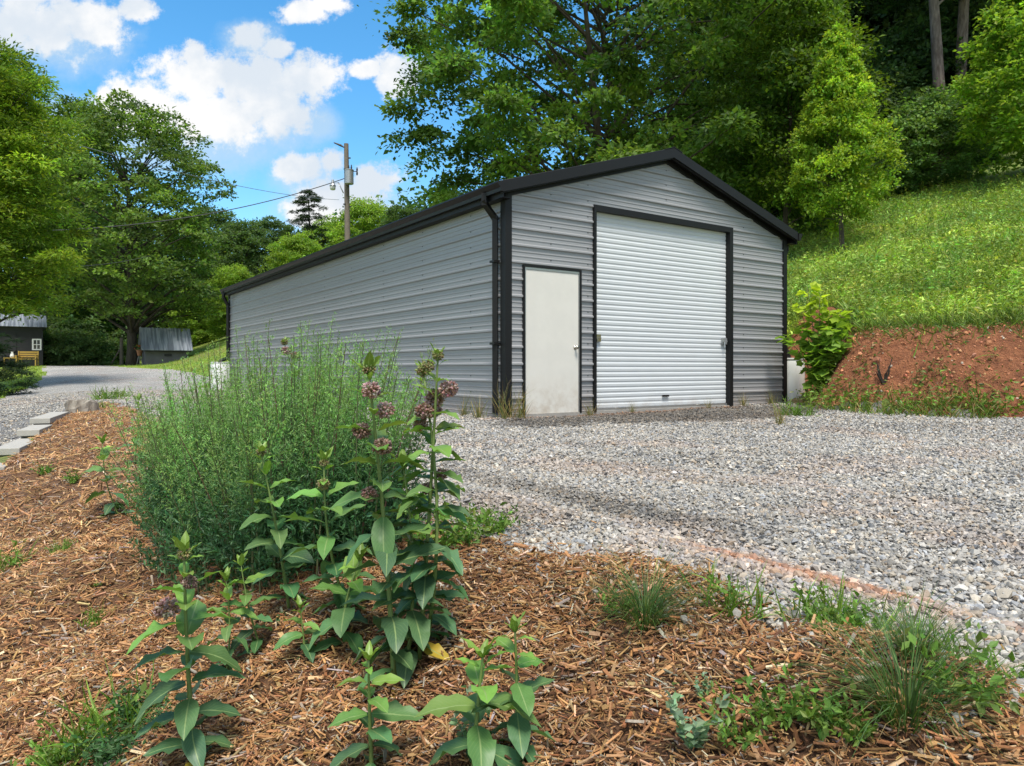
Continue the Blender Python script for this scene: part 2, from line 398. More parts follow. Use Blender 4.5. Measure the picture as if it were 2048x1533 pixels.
def build_ground():
    ang = np.concatenate([np.linspace(-180, -52, 44)[:-1], np.linspace(-52, 52, 420), np.linspace(52, 180, 44)[1:]])*pi/180
    rad = np.concatenate([[.02, .3, .6], np.geomspace(.85, 75, 430), np.geomspace(80, 1200, 18)])
    A, Rr = np.meshgrid(ang, rad); x = Rr*np.sin(A); y = Rr*np.cos(A)
    nr, na = x.shape
    reg = region(x, y)
    z = hs(x, y); far = (Rr > 110); z = np.where(far, np.minimum(z, 20), z)
    for i, nm in enumerate(('meadow', 'gravel', 'mulch', 'clay', 'lawn')):
        z = np.where(reg == i, z+micro(x, y, nm), z)
    V = np.stack([x, y, z], -1).reshape(-1, 3)
    idx = np.arange(nr*na).reshape(nr, na)
    q = np.stack([idx[:-1, :-1], idx[:-1, 1:], idx[1:, 1:], idx[1:, :-1]], -1).reshape(-1, 4)
    c = V[q].mean(1); fr = region(c[:, 0], c[:, 1])
    for i, (nm, m) in enumerate((('meadow_ground', 'g_grass'), ('gravel_drive', 'g_gravel'), ('mulch_bed', 'g_mulch'), ('clay_bank', 'g_clay'), ('lawn', 'g_grass'))):
        f = q[fr == i]; used = np.unique(f); mp = np.zeros(len(V), int); mp[used] = np.arange(len(used))
        P = V[used]
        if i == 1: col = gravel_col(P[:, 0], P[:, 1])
        elif i == 2: col = np.tile((.27, .14, .065), (len(P), 1))
        elif i == 3: col = np.tile((.43, .178, .082), (len(P), 1))
        elif i == 0: col = np.tile((.18, .25, .065), (len(P), 1))
        else:
            col = np.tile((.22, .32, .05), (len(P), 1))
            worn = (sst(fbm(P[:, 0]*.4, P[:, 1]*.4, 81, 3), .55, .68)*.5)[:, None]; col = col*(1-worn)+np.array((.2, .16, .08))*worn
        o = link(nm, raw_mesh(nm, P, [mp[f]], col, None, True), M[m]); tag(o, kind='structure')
build_ground()
def zg(x, y):
    x = np.atleast_1d(np.asarray(x, float)); y = np.atleast_1d(np.asarray(y, float))
    reg = region(x, y); z = hs(x, y)
    for i, nm in enumerate(('meadow', 'gravel', 'mulch', 'clay', 'lawn')): z = np.where(reg == i, z+micro(x, y, nm), z)
    return z
def gp(px, py, sink=0.0):
    p, _ = G(px, py); p = p[0]; return np.array((p[0], p[1], zg(p[0], p[1])[0]-sink))

# ------------------------------------------------------------------ the metal garage
def siding_m():
    def b(k):
        P = k.new('ShaderNodeTexCoord').outputs['Object']
        n = k.noise(k.vm('MULTIPLY', P, (.5, .5, 3)), 2, 6, .65); n2 = k.noise(P, 30, 4, .7)
        cc = k.mix(k.m('MULTIPLY', k.ss(n, .35, .7), .18), (.315, .315, .325), (.25, .243, .238))
        z = k.new('ShaderNodeSeparateXYZ', {}, i0=P).outputs[2]
        f = k.m('MULTIPLY', k.m('SUBTRACT', 1.0, k.ss(z, .0, .55)), k.ss(n2, .3, .75))
        cc = k.mix(k.m('MULTIPLY', f, .75), cc, (.27, .19, .13))
        cc = k.mix(1.0, cc, attr(k).outputs['Color'], 'MULTIPLY')
        return bsdf(k, Base_Color=cc, Roughness=k.m('ADD', .33, k.m('MULTIPLY', n, .2)), Metallic=.1)
    return mat('grey steel siding', b)
M['siding'] = siding_m()
M['trim'] = plain('black steel trim', (.009, .009, .0095), .5, .0, .2, 5, spec=.3)
M['trimd'] = plain('black painted gutter', (.010, .009, .009), .42, 0, .2, 5, spec=.3)
M['roofm'] = plain('black roof panel', (.022, .020, .018), .45, .1, .25, 4)
M['door'] = plain('off white door skin', (.69, .66, .60), .5, 0, .12, 3, .0006, 300, dirt=((.4, .31, .22), .7, .6))
M['rolldoor'] = plain('white roll up curtain', (.60, .62, .63), .38, 0, .08, 3, dirt=((.35, .25, .17), .3, .5))
M['alu'] = plain('bare aluminium', (.5, .5, .5), .35, .8, .2, 20)
M['galv'] = plain('galvanised steel', (.42, .43, .44), .4, .6, .3, 20)
M['steel'] = plain('brushed steel', (.55, .52, .46), .25, 1, .1, 20)
M['conc'] = plain('concrete', (.33, .31, .28), .9, 0, .35, 9, .004, 90)
M['cap'] = plain('pale concrete block', (.43, .405, .36), .9, 0, .25, 9, .004, 120)
M['capd'] = plain('grey concrete block', (.20, .19, .18), .9, 0, .3, 9, .004, 120)
WID, LEN, WH, RISE = 6.06, 15.3, 3.0, .93
def roof_z(s): return 3.115+.304*(3.17-abs(s-3.02)) if True else 0
def prof_lines(z0, z1):
    """steel panel: a big rib every 9 inches and two small ones between"""
    L = []
    p = .2286; k0 = int(z0/p)-1
    for k in range(k0, int(z1/p)+2):
        b = k*p+.03
        for dz, o in ((0, 0), (.014, .025), (.034, .025), (.050, 0), (.098, 0), (.103, .006), (.115, .006), (.120, 0), (.160, 0), (.165, .006), (.177, .006), (.182, 0)):
            L.append((b+dz, o))
    L = [q for q in L if z0 < q[0] < z1]
    def off(z):
        q = (z-.03) % p
        return float(np.interp(q, [0, .014, .034, .050, .098, .103, .115, .120, .160, .165, .177, .182, p], [0, .025, .025, 0, 0, .006, .006, 0, 0, .006, .006, 0, 0]))
    return [(z0, off(z0))]+L+[(z1, off(z1))]
def siding(mb, srange, z0, z1, place, step=None):
    L = prof_lines(z0, z1)
    for (za, oa), (zb, ob) in zip(L[:-1], L[1:]):
        a0, a1 = srange(za); b0, b1 = srange(zb)
        if a1-a0 < .01: continue
        mb.add([place(a0, za, oa), place(a1, za, oa), place(b1, zb, ob), place(b0, zb, ob)], [(0, 1, 2, 3)])
gar = empty('metal_garage', (CB[0], CB[1], 0), RZ)
tag(gar, 'long grey ribbed metal garage with black trim, white roll-up door and gable front', 'garage')
def build_garage():
    front = lambda s, z, o: (s, -o, z)
    side = lambda t, z, o: (-o, t, z)
    DKS = (.12, .12, .12)
    mb = MB(); siding(mb, lambda z: (.0, LEN), .07, WH+.06, side)
    for t in np.arange(.9, LEN, 1.5):
        for k in range(13): z = .12+k*.2286; mb.box((-.009, t-.006, z-.006), (-.001, t+.006, z+.006), col=DKS)
    mb.build('side_wall', M['siding'], gar)
    mb = MB(); siding(mb, lambda z: (.0, LEN), .07, WH+.06, lambda t, z, o: (WID+o, t, z)); mb.build('side_wall', M['siding'], gar)
    # front with its two openings
    D0, D1, DZ = .275, 1.265, 2.06; G0, G1, GZ = 1.53, 4.56, 3.0
    mb = MB()
    siding(mb, lambda z: (0, D0), .07, DZ, front); siding(mb, lambda z: (D1, G0), .07, DZ, front)
    siding(mb, lambda z: (0, G0), DZ, GZ, front); siding(mb, lambda z: (G1, WID), .07, GZ, front)
    gz = lambda z: (max(0, 3.02-(roof_z(3.02)-.10-z)/.304), min(WID, 3.02+(roof_z(3.02)-.10-z)/.304))
    siding(mb, gz, GZ, roof_z(3.02)-.11, front)
    for s in (.75, 1.42, 3.02, 4.9):
        for k in range(17):
            z = .12+k*.2286
            if z > roof_z(s)-.2 or (s == .75 and z < 2.12) or (1.5 < s < 4.6 and z < 3.1): continue
            mb.box((s-.006, -.008, z-.006), (s+.006, -.001, z+.006), col=DKS)
    mb.build('front_wall', M['siding'], gar)
    mb = MB(); siding(mb, lambda z: (0, WID), .07, WH+.05, lambda s, z, o: (s, LEN+o, z)); siding(mb, gz, WH+.05, roof_z(3.02)-.11, lambda s, z, o: (s, LEN+o, z)); mb.build('rear_wall', M['siding'], gar)
    mb = MB(); mb.box((-.03, -.03, -.25), (WID+.03, LEN+.03, .062)); mb.build('slab', M['conc'], gar)
    # roof: ribbed sheets
    OV = .15
    mb = MB()
    for sgn in (0, 1):
        ts = []
        t = -OV
        while t < LEN+OV:
            for dt, o in ((0, 0), (.012, .02), (.03, .02), (.042, 0)): ts.append((t+dt, o))
            t += .2286
        ts.append((LEN+OV, 0))
        se = -OV-.03 if sgn == 0 else WID+OV+.03
        for (ta, oa), (tb, ob) in zip(ts[:-1], ts[1:]):
            ze = roof_z(se); zr = roof_z(3.02)
            mb.add([(se, ta, ze+oa), (3.02, ta, zr+oa), (3.02, tb, zr+ob), (se, tb, ze+ob)], [(0, 1, 2, 3)] if sgn else [(3, 2, 1, 0)])
    mb.build('roof', M['roofm'], gar)
    # soffit sheet below and ridge cap
    mb = MB()
    zr = roof_z(3.02)
    for se in (-OV, WID+OV):
        mb.add([(se, -OV+.02, roof_z(se)-.045), (3.02, -OV+.02, zr-.045), (3.02, LEN+OV, zr-.045), (se, LEN+OV, roof_z(se)-.045)], [(0, 1, 2, 3)])
    mb.build('soffit', M['trim'], gar)
    mb = MB(); w = .18
    mb.prism([(3.02-w, -OV-.03, zr-w*.304+.026), (3.02, -OV-.03, zr+.03), (3.02+w, -OV-.03, zr-w*.304+.026), (3.02+w, -OV-.03, zr-w*.304+.02), (3.02, -OV-.03, zr+.022), (3.02-w, -OV-.03, zr-w*.304+.02)], (0, LEN+2*OV+.06, 0))
    mb.build('ridge_cap', M['roofm'], gar)
    # rake trims along the gable, stepped like folded flashing
    for sgn in (-1, 1):
        mb = MB()
        se = 3.02+sgn*(3.02+OV+.02)
        for (y0, y1, a, b) in ((-OV-.025, -OV+.0, .012, -.135), (-OV+.0, -OV+.02, -.12, -.15), (-.034, -.002, -.09, -.195)):
            if y0 > -.1: se2 = 3.02+sgn*(3.02+.0)
            else: se2 = se
            za, zb = roof_z(se2), zr
            ring = [(se2, y0, za+a), (3.02, y0, zb+a), (3.02, y0, zb+b), (se2, y0, za+b)]
            mb.prism(ring, (0, y1-y0, 0))
        za = roof_z(se)
        mb.add([(se, -OV, za-.125), (3.02, -OV, zr-.125), (3.02, -.03, zr-.115), (se, -.03, za-.115)], [(0, 1, 2, 3)])
        mb.build('rake_trim', M['trim'], gar)
    # corner trims
    for s, t0, dirx in ((0, 0, -1), (WID, 0, 1)):
        mb = MB()
        if dirx < 0: mb.box((-.03, -.03, .03), (.075, -.003, WH+.1)); mb.box((-.03, -.003, .03), (-.003, .09, WH+.02))
        else: mb.box((WID-.075, -.03, .03), (WID+.03, -.003, WH+.1)); mb.box((WID+.003, -.003, .03), (WID+.03, .09, WH+.02))
        mb.build('corner_trim', M['trim'], gar)
    mb = MB(); mb.box((-.03, LEN-.08, .03), (-.003, LEN+.03, WH)); mb.build('corner_trim', M['trim'], gar)
    # gutters (K style) and fascias
    for sgn, base in ((-1, -OV), (1, WID+OV)):
        mb = MB(); ze = roof_z(-OV)-.012
        P = [(0, ze-.005), (-.012, ze+.0), (.10*1, ze-.0), (.105, ze-.02), (.085, ze-.05), (.06, ze-.08), (.055, ze-.125), (0, ze-.125)]
        ring = [(base+sgn*a, -OV-.04, z) for a, z in P]
        mb.prism(ring, (0, LEN+2*OV+.06, 0)); mb.build('gutter', M['trimd'], gar)
        mb = MB(); a, b = sorted((base-sgn*.002, base-sgn*.02)); mb.box((a, -OV, ze-.19), (b, LEN+OV, ze-.03)); 
        a, b = sorted((base-sgn*.02, (0 if sgn < 0 else WID)-sgn*.0)); mb.box((a, -OV+.03, ze-.185), (b, LEN+OV, ze-.175)); mb.build('fascia', M['trim'], gar)
    # downspouts
    def spout(pts, w=.038, dd=.03, bands=True):
        mb = MB(); pts = np.array(pts)
        for i in range(len(pts)-1):
            mb.tube([pts[i]-(pts[i+1]-pts[i])*.04/np.linalg.norm(pts[i+1]-pts[i]), pts[i+1]+(pts[i+1]-pts[i])*.04/np.linalg.norm(pts[i+1]-pts[i])], .052, 4)
        return mb.build('downspout', M['trimd'], gar, bevel=.006)
    ze = roof_z(-OV)
    spout([(-OV-.05, .22, ze-.13), (-OV-.05, .22, ze-.22), (-.06, .17, ze-.42), (-.06, .165, .12)])
    spout([(-OV-.05, LEN-.12, ze-.13), (-OV-.05, LEN-.12, ze-.25), (-.07, LEN-.12, ze-.5), (-.07, LEN-.12, 1.0), (-.3, LEN-.12, .9)])
    spout([(WID+OV+.04, .1, ze-.13), (WID+OV+.04, .1, ze-.26), (WID+.08, .1, ze-.5), (WID+.08, .1, 1.12), (WID+.30, .14, .96), (WID+.33, .14, .80)])
    for z in (1.0, 2.1): mb = MB(); mb.box((-.12, .11, z), (-.002, .22, z+.03)); mb.build('strap', M['trimd'], gar)
    # entry door
    de = MB(); de.box((D0+.035, -.018, .06), (D1-.035, .03, DZ-.035)); door = de.build('entry_door', M['door'], gar, bevel=.004)
    fr = MB()
    fr.box((D0-.012, -.035, .05), (D0+.016, .03, DZ+.022)); fr.box((D1-.02, -.035, .05), (D1+.014, .03, DZ+.022)); fr.box((D0+.016, -.035, DZ-.004), (D1-.02, .03, DZ+.022))
    fr.build('door_frame', M['trim'], gar)
    al = MB(); al.box((D0+.017, -.026, .062), (D0+.034, .02, DZ-.006)); al.box((D1-.034, -.026, .062), (D1-.021, .02, DZ-.006)); al.box((D0+.034, -.026, DZ-.034), (D1-.034, .02, DZ-.006)); al.box((D0+.034, -.026, .045), (D1-.034, .03, .059))
    al.build('door_edge', M['alu'], door)
    kb = MB(); kz = .98; ks = D1-.095
    prof = [(.03, 0), (.03, .008), (.012, .012), (.011, .03), (.022, .036), (.028, .05), (.024, .062), (.01, .067)]
    V = []; n = 14
    for r, y in prof:
        for j in range(n): V.append((ks+r*cos(2*pi*j/n), -.018-y, kz+r*sin(2*pi*j/n)))
    kb.add(V, [(i*n+j, i*n+(j+1) % n, (i+1)*n+(j+1) % n, (i+1)*n+j) for i in range(len(prof)-1) for j in range(n)]+[tuple((len(prof)-1)*n+j for j in range(n))])
    kb.build('knob', M['steel'], door, True)
    # roll-up door
    mb = MB(); pz = .0762; zs = []
    z = .10
    while z < GZ-.05:
        for dz, o in ((0, 0), (.012, .005), (.046, .0065), (.058, .0), (.068, -.002)): zs.append((z+dz, o))
        z += pz
    zs = [q for q in zs if q[0] < GZ-.03]+[(GZ-.02, 0)]
    for (za, oa), (zb, ob) in zip(zs[:-1], zs[1:]):
        mb.add([(G0+.02, .05-oa, za), (G1-.06, .05-oa, za), (G1-.06, .05-ob, zb), (G0+.02, .05-ob, zb)], [(0, 1, 2, 3)])
    rd = mb.build('roll_up_door', M['rolldoor'], gar)
    bb = MB(); bb.box((G0+.02, .02, .062), (G1-.06, .06, .10)); bb.build('bottom_bar', M['alu'], rd)
    for s in (G0+.55, G1-.7):
        h = MB(); h.tube([(s-.09, .02, .085), (s-.08, -.01, .1), (s+.08, -.01, .1), (s+.09, .02, .085)], .006, 6); h.build('lift_handle', M['steel'], rd)
    vn = MB(); vn.box((G0+1.44, .018, .235), (G0+1.58, .034, .265)); vn.build('bottom_plate', M['trim'], rd)
    tr = MB()
    tr.box((G0-.02, -.045, .05), (G0+.022, .06, GZ+.05)); tr.box((G1-.062, -.045, .05), (G1+.02, .06, GZ+.05)); tr.box((G0+.022, -.045, GZ-.035), (G1-.062, .06, GZ+.05))
    tr.build('garage_door_frame', M['trim'], gar)
    for s, f, z in ((G0+.025, 1, 1.12), (G1-.065, -1, 1.13)):
        la = MB()
        a, b = sorted((s, s+f*.13)); la.box((a, .012, z-.05), (b, .03, z+.06)); la.box((a+.01, -.004, z-.008), (b-.01, .0115, z+.018))
        a, b = sorted((s+f*.04, s+f*.07)); la.box((a, -.012, z-.04), (b, .0115, z-.009)); 
        if f < 0: la.tube([(s-.10, -.01, z-.01), (s-.10, -.02, z-.1)], .012, 8)
        la.build('latch', M['steel'] if f > 0 else M['galv'], rd, bevel=.003)
build_garage()
def loc2w(s, t, z=0): return np.array((CB[0]+EF[0]*s+ES[0]*t, CB[1]+EF[1]*s+ES[1]*t, z))
def barrel_m():
    def b(k):
        P = k.new('ShaderNodeTexCoord').outputs['Object']
        n = k.noise(k.vm('MULTIPLY', P, (1, 1, .35)), 7, 5, .6); z = k.new('ShaderNodeSeparateXYZ', {}, i0=P).outputs[2]
        m_ = k.m('MULTIPLY', k.ss(n, .6, .68), k.m('SUBTRACT', 1.0, k.ss(z, .45, .7)))
        return bsdf(k, Base_Color=k.mix(m_, (.74, .74, .72), (.33, .16, .07)), Roughness=.45)
    return mat('white plastic drum', b)
M['drum'] = barrel_m()
M['blackp'] = plain('black plastic', (.02, .02, .02), .5)
def barrel(loc, label, lid):
    r = empty('rain_barrel', loc); tag(r, label, 'barrel', 'rain barrels under the downspouts')
    mb = MB(); mb.lathe([(.25, 0), (.275, .02), (.285, .08), (.29, .3), (.292, .55), (.285, .74), (.27, .8), (.285, .815), (.285, .835), (.26, .84), (.255, .815), (.02, .815)], 28)
    mb.build('drum', M['drum'], r, True, angle=35)
    mb = MB(); mb.lathe([(.26, .817), (.262, .825), (.2, .827), (.02, .829)], 24); 
    if lid: mb.tube([(.05, .02, .83), (.08, 0, .93), (.2, -.02, .97)], .03, 8)
    mb.build('lid', M['blackp'] if lid else M['drum'], r, False)
    mb = MB(); mb.tube([(0, -.27, .1), (0, -.33, .1), (0, -.35, .08)], .015, 8); mb.build('spigot', M['blackp'], r)
b = loc2w(WID+.33, .16); barrel((b[0], b[1], .03), 'rust-stained white rain barrel beside the lime sapling', False)
b = at(441, 790, 21.6); barrel((b[0], b[1], hs(b[0], b[1])), 'white rain barrel with black lid at the far corner of the garage', True)

# ------------------------------------------------------------------ loose stones and wood chips
ICO = np.array([(-.526, 0, .851), (.526, 0, .851), (-.526, 0, -.851), (.526, 0, -.851), (0, .851, .526), (0, .851, -.526), (0, -.851, .526), (0, -.851, -.526), (.851, .526, 0), (-.851, .526, 0), (.851, -.526, 0), (-.851, -.526, 0)])
ICOF = np.array([(0, 1, 4), (0, 4, 9), (9, 4, 5), (4, 8, 5), (4, 1, 8), (8, 1, 10), (8, 10, 3), (5, 8, 3), (5, 3, 2), (2, 3, 7), (7, 3, 10), (7, 10, 6), (7, 6, 11), (11, 6, 0), (0, 6, 1), (6, 10, 1), (9, 11, 0), (9, 2, 11), (9, 5, 2), (7, 11, 2)])
OCT = np.array([(1, 0, 0), (-.9, .2, .1), (0, 1, .1), (.1, -1, 0), (.15, .1, 1), (-.1, 0, -1.)]); OCTF = np.array([(0, 2, 4), (2, 1, 4), (1, 3, 4), (3, 0, 4), (2, 0, 5), (1, 2, 5), (3, 1, 5), (0, 3, 5)])
def stones():
    parts = []
    for (r0, r1, dens, size, T, Fc) in ((1.0, 2.9, 9200, .0073, ICO, ICOF), (2.9, 5, 6000, .0082, OCT, OCTF), (5, 8, 2600, .0105, OCT, OCTF), (8, 12, 1000, .013, OCT, OCTF), (12, 24, 300, .019, OCT, OCTF)):
        area = (r1*r1-r0*r0)*R(52)*1.0
        n = int(area*dens)
        r = np.sqrt(rng.uniform(r0*r0, r1*r1, n)); a = rng.uniform(-R(47), R(57), n)
        x = r*np.sin(a); y = r*np.cos(a); reg = region(x, y); u, v = uv_of(x, y)
        # stones also spill a little over the edge of the bed
        keep = ((reg == 1) & ((reg == 1))) | ((reg == 2) & (rng.uniform(0, 1, n) < .3*np.exp(-np.abs(u-edge_u(v))/.12)))
        s = (x-CB[0])*EF[0]+(y-CB[1])*EF[1]; t = (x-CB[0])*ES[0]+(y-CB[1])*ES[1]
        keep &= ~((s > -.05) & (s < WID+.05) & (t > -.03))
        keep &= (rng.uniform(0, 1, n) < .55+.9*fbm(x*2.2, y*2.2, 91))
        x, y = x[keep], y[keep]; n = len(x)
        sz = size*np.exp(rng.normal(0, .33, n)); sz = np.clip(sz, .0035, .02)
        S = np.stack([sz*rng.uniform(.9, 1.45, n), sz*rng.uniform(.7, 1.05, n), sz*rng.uniform(.5, .85, n)], 1)
        P = np.stack([x, y, zg(x, y)+sz*rng.uniform(-.1, .8, n)], 1)
        d = rng.normal(0, 1, (n, 3)); d[:, 2] *= .5; up = rng.normal(0, .5, (n, 3)); up[:, 2] += 1
        Tj = T[None]*(1+rng.normal(0, .17, (n, len(T), 1)))
        V, fs = inst(Tj, [Fc], P, d, up, S)
        base = gravel_col(x, y)
        typ = rng.uniform(0, 1, n)
        tint = np.where(typ[:, None] < .16, (.82, .87, .95), np.where(typ[:, None] < .33, (1.12, 1.04, .9), np.where(typ[:, None] < .4, (1.05, .88, .7), (1.04, 1.03, 1.0))))
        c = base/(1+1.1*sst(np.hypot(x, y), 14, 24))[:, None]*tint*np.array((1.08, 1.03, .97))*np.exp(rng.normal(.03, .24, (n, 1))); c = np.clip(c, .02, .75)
        parts.append((V, fs, np.repeat(c, len(T), 0), None))
    V, fs, C, U = join(parts)
    o = link('gravel_stones', raw_mesh('gravel_stones', V, fs, C), M['stone']); tag(o, 'loose pale grey crushed stone lying over the gravel drive', 'gravel', kind='stuff')
stones()
CH = np.array([(-1, -1, -1), (1, -.7, -1), (1, .8, -1), (-1, 1, -1), (-1, -1, 1), (1, -.7, 1), (1, .8, 1), (-1, 1, 1.)]); CHF = np.array([(0, 3, 2, 1), (4, 5, 6, 7), (0, 1, 5, 4), (1, 2, 6, 5), (2, 3, 7, 6), (3, 0, 4, 7)])
def chips():
    parts = []
    for (r0, r1, dens, lm) in ((.9, 3.4, 15000, .0105), (3.4, 6, 5200, .0145), (6, 18, 800, .029)):
        n = int((r1*r1-r0*r0)*R(50)*dens)
        r = np.sqrt(rng.uniform(r0*r0, r1*r1, n)); a = rng.uniform(-R(52), R(48), n)
        x = r*np.sin(a); y = r*np.cos(a); reg = region(x, y); u, v = uv_of(x, y)
        keep = (reg == 2) | ((reg == 1) & (u < UE+.5) & (v < 14) & (rng.uniform(0, 1, n) < .25*np.exp(-np.abs(u-edge_u(v))/.08)))
        x, y = x[keep], y[keep]; n = len(x)
        L = lm*np.exp(rng.normal(0, .5, n)); L = np.clip(L, .005, lm*3)
        wd = np.clip(L*rng.uniform(.05, .19, n), .0008, .0048)
        S = np.stack([L, wd, np.clip(wd*rng.uniform(.25, .6, n), .0007, .003)], 1)
        big = rng.uniform(0, 1, n) < .004
        S[big] *= np.array((1.5, 2.4, 1.6))
        P = np.stack([x, y, zg(x, y)+.004+rng.uniform(-.003, .014, n)], 1)
        d = rng.normal(0, 1, (n, 3)); d[:, 2] = rng.normal(0, .34, n); up = rng.normal(0, .35, (n, 3)); up[:, 2] += 1
        bend = rng.normal(0, .8, (n, 1)); Tj = np.tile(CH[None], (n, 1, 1)); Tj[:, :, 1] += bend*0
        V, fs = inst(Tj, [CHF], P, d, up, S)
        pal = np.array([(.45, .25, .105), (.34, .165, .066), (.20, .095, .042), (.55, .36, .19), (.11, .055, .028), (.42, .21, .08), (.60, .46, .32)])
        pr = np.array([.26, .25, .15, .15, .06, .10, .03])
        patch = fbm(x*2.2, y*2.2, 95, 3)
        k = rng.choice(7, n, p=pr); c = pal[k]*(.62+.76*patch)[:, None]
        sunlit_dry = sst(-x, .7, 3.5)[:, None]; c = c*(1-sunlit_dry)+(c*np.array((1.10, 1.10, 1.06))+np.array((.06, .045, .03)))*sunlit_dry  # chips pale towards the left: sunlight painted into the colour, plus drier wood
        c = c*.93+c.mean(1, keepdims=True)*.03
        grey = rng.uniform(0, 1, n) < .07; c[grey] = (.34, .29, .24)
        c = jit(c, n, .06, .2)
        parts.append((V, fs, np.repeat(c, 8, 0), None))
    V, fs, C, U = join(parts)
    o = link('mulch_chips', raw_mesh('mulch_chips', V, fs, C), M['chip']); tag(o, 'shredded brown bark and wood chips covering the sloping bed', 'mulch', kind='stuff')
chips()

# ------------------------------------------------------------------ grass and field plants
BL = np.array([(0, -.5, 0), (0, .5, 0), (.4, -.42, .0), (.4, .42, .0), (.75, -.25, -.08), (.75, .25, -.08), (1, 0, -.22)]); BLF4 = np.array([(0, 2, 3, 1), (2, 4, 5, 3)]); BLF3 = np.array([(4, 6, 5)])
DI = np.array([(0, 0, 0), (.45, .5, .10), (1, 0, 0), (.45, -.5, .10)]); DIF = np.array([(0, 3, 2), (0, 2, 1)])
def blades(P, ht, wd, c, lean=.5, r=None):
    n = len(P); r = r or rng
    d = r.normal(0, lean, (n, 3)); d[:, 2] = 1; up = r.normal(0, 1, (n, 3)); up[:, 2] = .1
    S = np.stack([ht, wd, ht*r.uniform(.5, 2.0, n)], 1)
    V, fs = inst(BL, [BLF4, BLF3], P, d, up, S)
    return V, fs, np.repeat(c, 7, 0), None
def leaflets(P, L, wr, c, upb=1.0, r=None, d=None, T=DI, Fc=DIF):
    n = len(P); r = r or rng
    if d is None: d = r.normal(0, 1, (n, 3)); d[:, 2] *= .5
    up = r.normal(0, .6, (n, 3)); up[:, 2] += upb
    S = np.stack([L, L*wr, L], 1)
    V, fs = inst(T, [Fc], P, d, up, S)
    return V, fs, np.repeat(c, len(T), 0), None
def meadow():
    parts = []
    n = 120000
    px = rng.uniform(1380, 2350, n); py = rng.uniform(372, 720, n)**1.0
    P, ok = G(px, py, 75); x, y = P[:, 0], P[:, 1]; cd = clay_d(x, y)
    ok &= (region(x, y) == 0) & (y < 62)
    s = (x-CB[0])*EF[0]+(y-CB[1])*EF[1]; t = (x-CB[0])*ES[0]+(y-CB[1])*ES[1]
    ok &= ~((s > -.3) & (s < WID+.2) & (t > -.1) & (t < LEN))
    x, y = x[ok], y[ok]; n = len(x); z = zg(x, y)
    pt = fbm(x*.45, y*.45, 101, 4); pt2 = fbm(x*1.6, y*1.6, 102, 3)
    col = np.array((.21, .35, .075))*(1-pt[:, None])+np.array((.40, .49, .11))*pt[:, None]
    pt3 = fbm(x*.8, y*.8, 103, 3); col = col*(.28+.75*pt2+.75*pt3)[:, None]*np.where(pt3[:, None] < .38, (.8, .95, 1.1), (1., 1., 1.))
    near = 1-sst(y, 14, 30)
    # low leafy growth, grass, and taller herbs
    k = rng.uniform(0, 1, n)
    g = k < .52
    P0 = np.stack([x, y, z-.02], 1)
    parts.append(blades(P0[g], rng.uniform(.12, .38, g.sum())*(.7+.6*pt2[g]), rng.uniform(.008, .018, g.sum())*(1+y[g]*.03), jit(col[g], g.sum(), .1, .22), .55))
    q = ~g; m = q.sum()
    P1 = P0[q]+np.stack([rng.normal(0, .05, m), rng.normal(0, .05, m), rng.uniform(.02, .3, m)*(.5+pt2[q])], 1)
    cl = jit(col[q]*np.array((1.1, 1.08, .9)), m, .12, .25)
    parts.append(leaflets(P1, rng.uniform(.05, .13, m)*(1+.01*y[q]), .42, cl, .7))
    # taller leafy herbs: stems with whorls of leaves
    hn = 1500; j = rng.choice(n, hn); hx, hy, hz = x[j], y[j], z[j]; hh = rng.uniform(.3, .75, hn)
    rep = 16; f = np.tile(np.linspace(.2, 1, rep), hn); X = np.repeat(hx, rep); Y = np.repeat(hy, rep); Z = np.repeat(hz, rep)+f*np.repeat(hh, rep)
    d = rng.normal(0, 1, (hn*rep, 3)); d[:, 2] = rng.uniform(.1, .8, hn*rep)
    tone = np.repeat(np.where(rng.uniform(0, 1, (hn, 1)) < .5, (.14, .22, .035), (.24, .30, .05)), rep, 0)
    parts.append(leaflets(np.stack([X, Y, Z], 1), rng.uniform(.08, .16, hn*rep)*(1.15-.6*f), .28, jit(tone, hn*rep, .08, .2), .8, d=d))
    V, fs, C, U = join(parts)
    o = link('meadow_grass', raw_mesh('meadow_grass', V, fs, C), M['weed']); tag(o, 'mixed green grass and leafy weeds covering the hillside meadow', 'grass', kind='stuff')
meadow()
def lawn_grass():
    n = 60000
    px = rng.uniform(-500, 620, n); py = 660+rng.uniform(0, 1, n)**1.2*160
    P, ok = G(px, py, 75); x, y = P[:, 0], P[:, 1]; r_ = region(x, y); ok &= ((r_ == 4) | (r_ == 0)) & (y > 9) & (y < 72)
    x, y = x[ok], y[ok]; n = len(x); P = np.stack([x, y, zg(x, y)-.01], 1)
    pt = fbm(x*.4, y*.4, 111, 3)[:, None]
    col = np.array((.18, .29, .04))*(1-pt)+np.array((.32, .40, .055))*pt
    V, fs, C, U = blades(P, rng.uniform(.05, .14, n), rng.uniform(.02, .05, n), jit(col, n, .08, .2), .6)
    o = link('lawn_grass', raw_mesh('lawn_grass', V, fs, C), M['weed']); tag(o, 'short bright green mown grass along the drive and up the far slope', 'grass', kind='stuff')
lawn_grass()

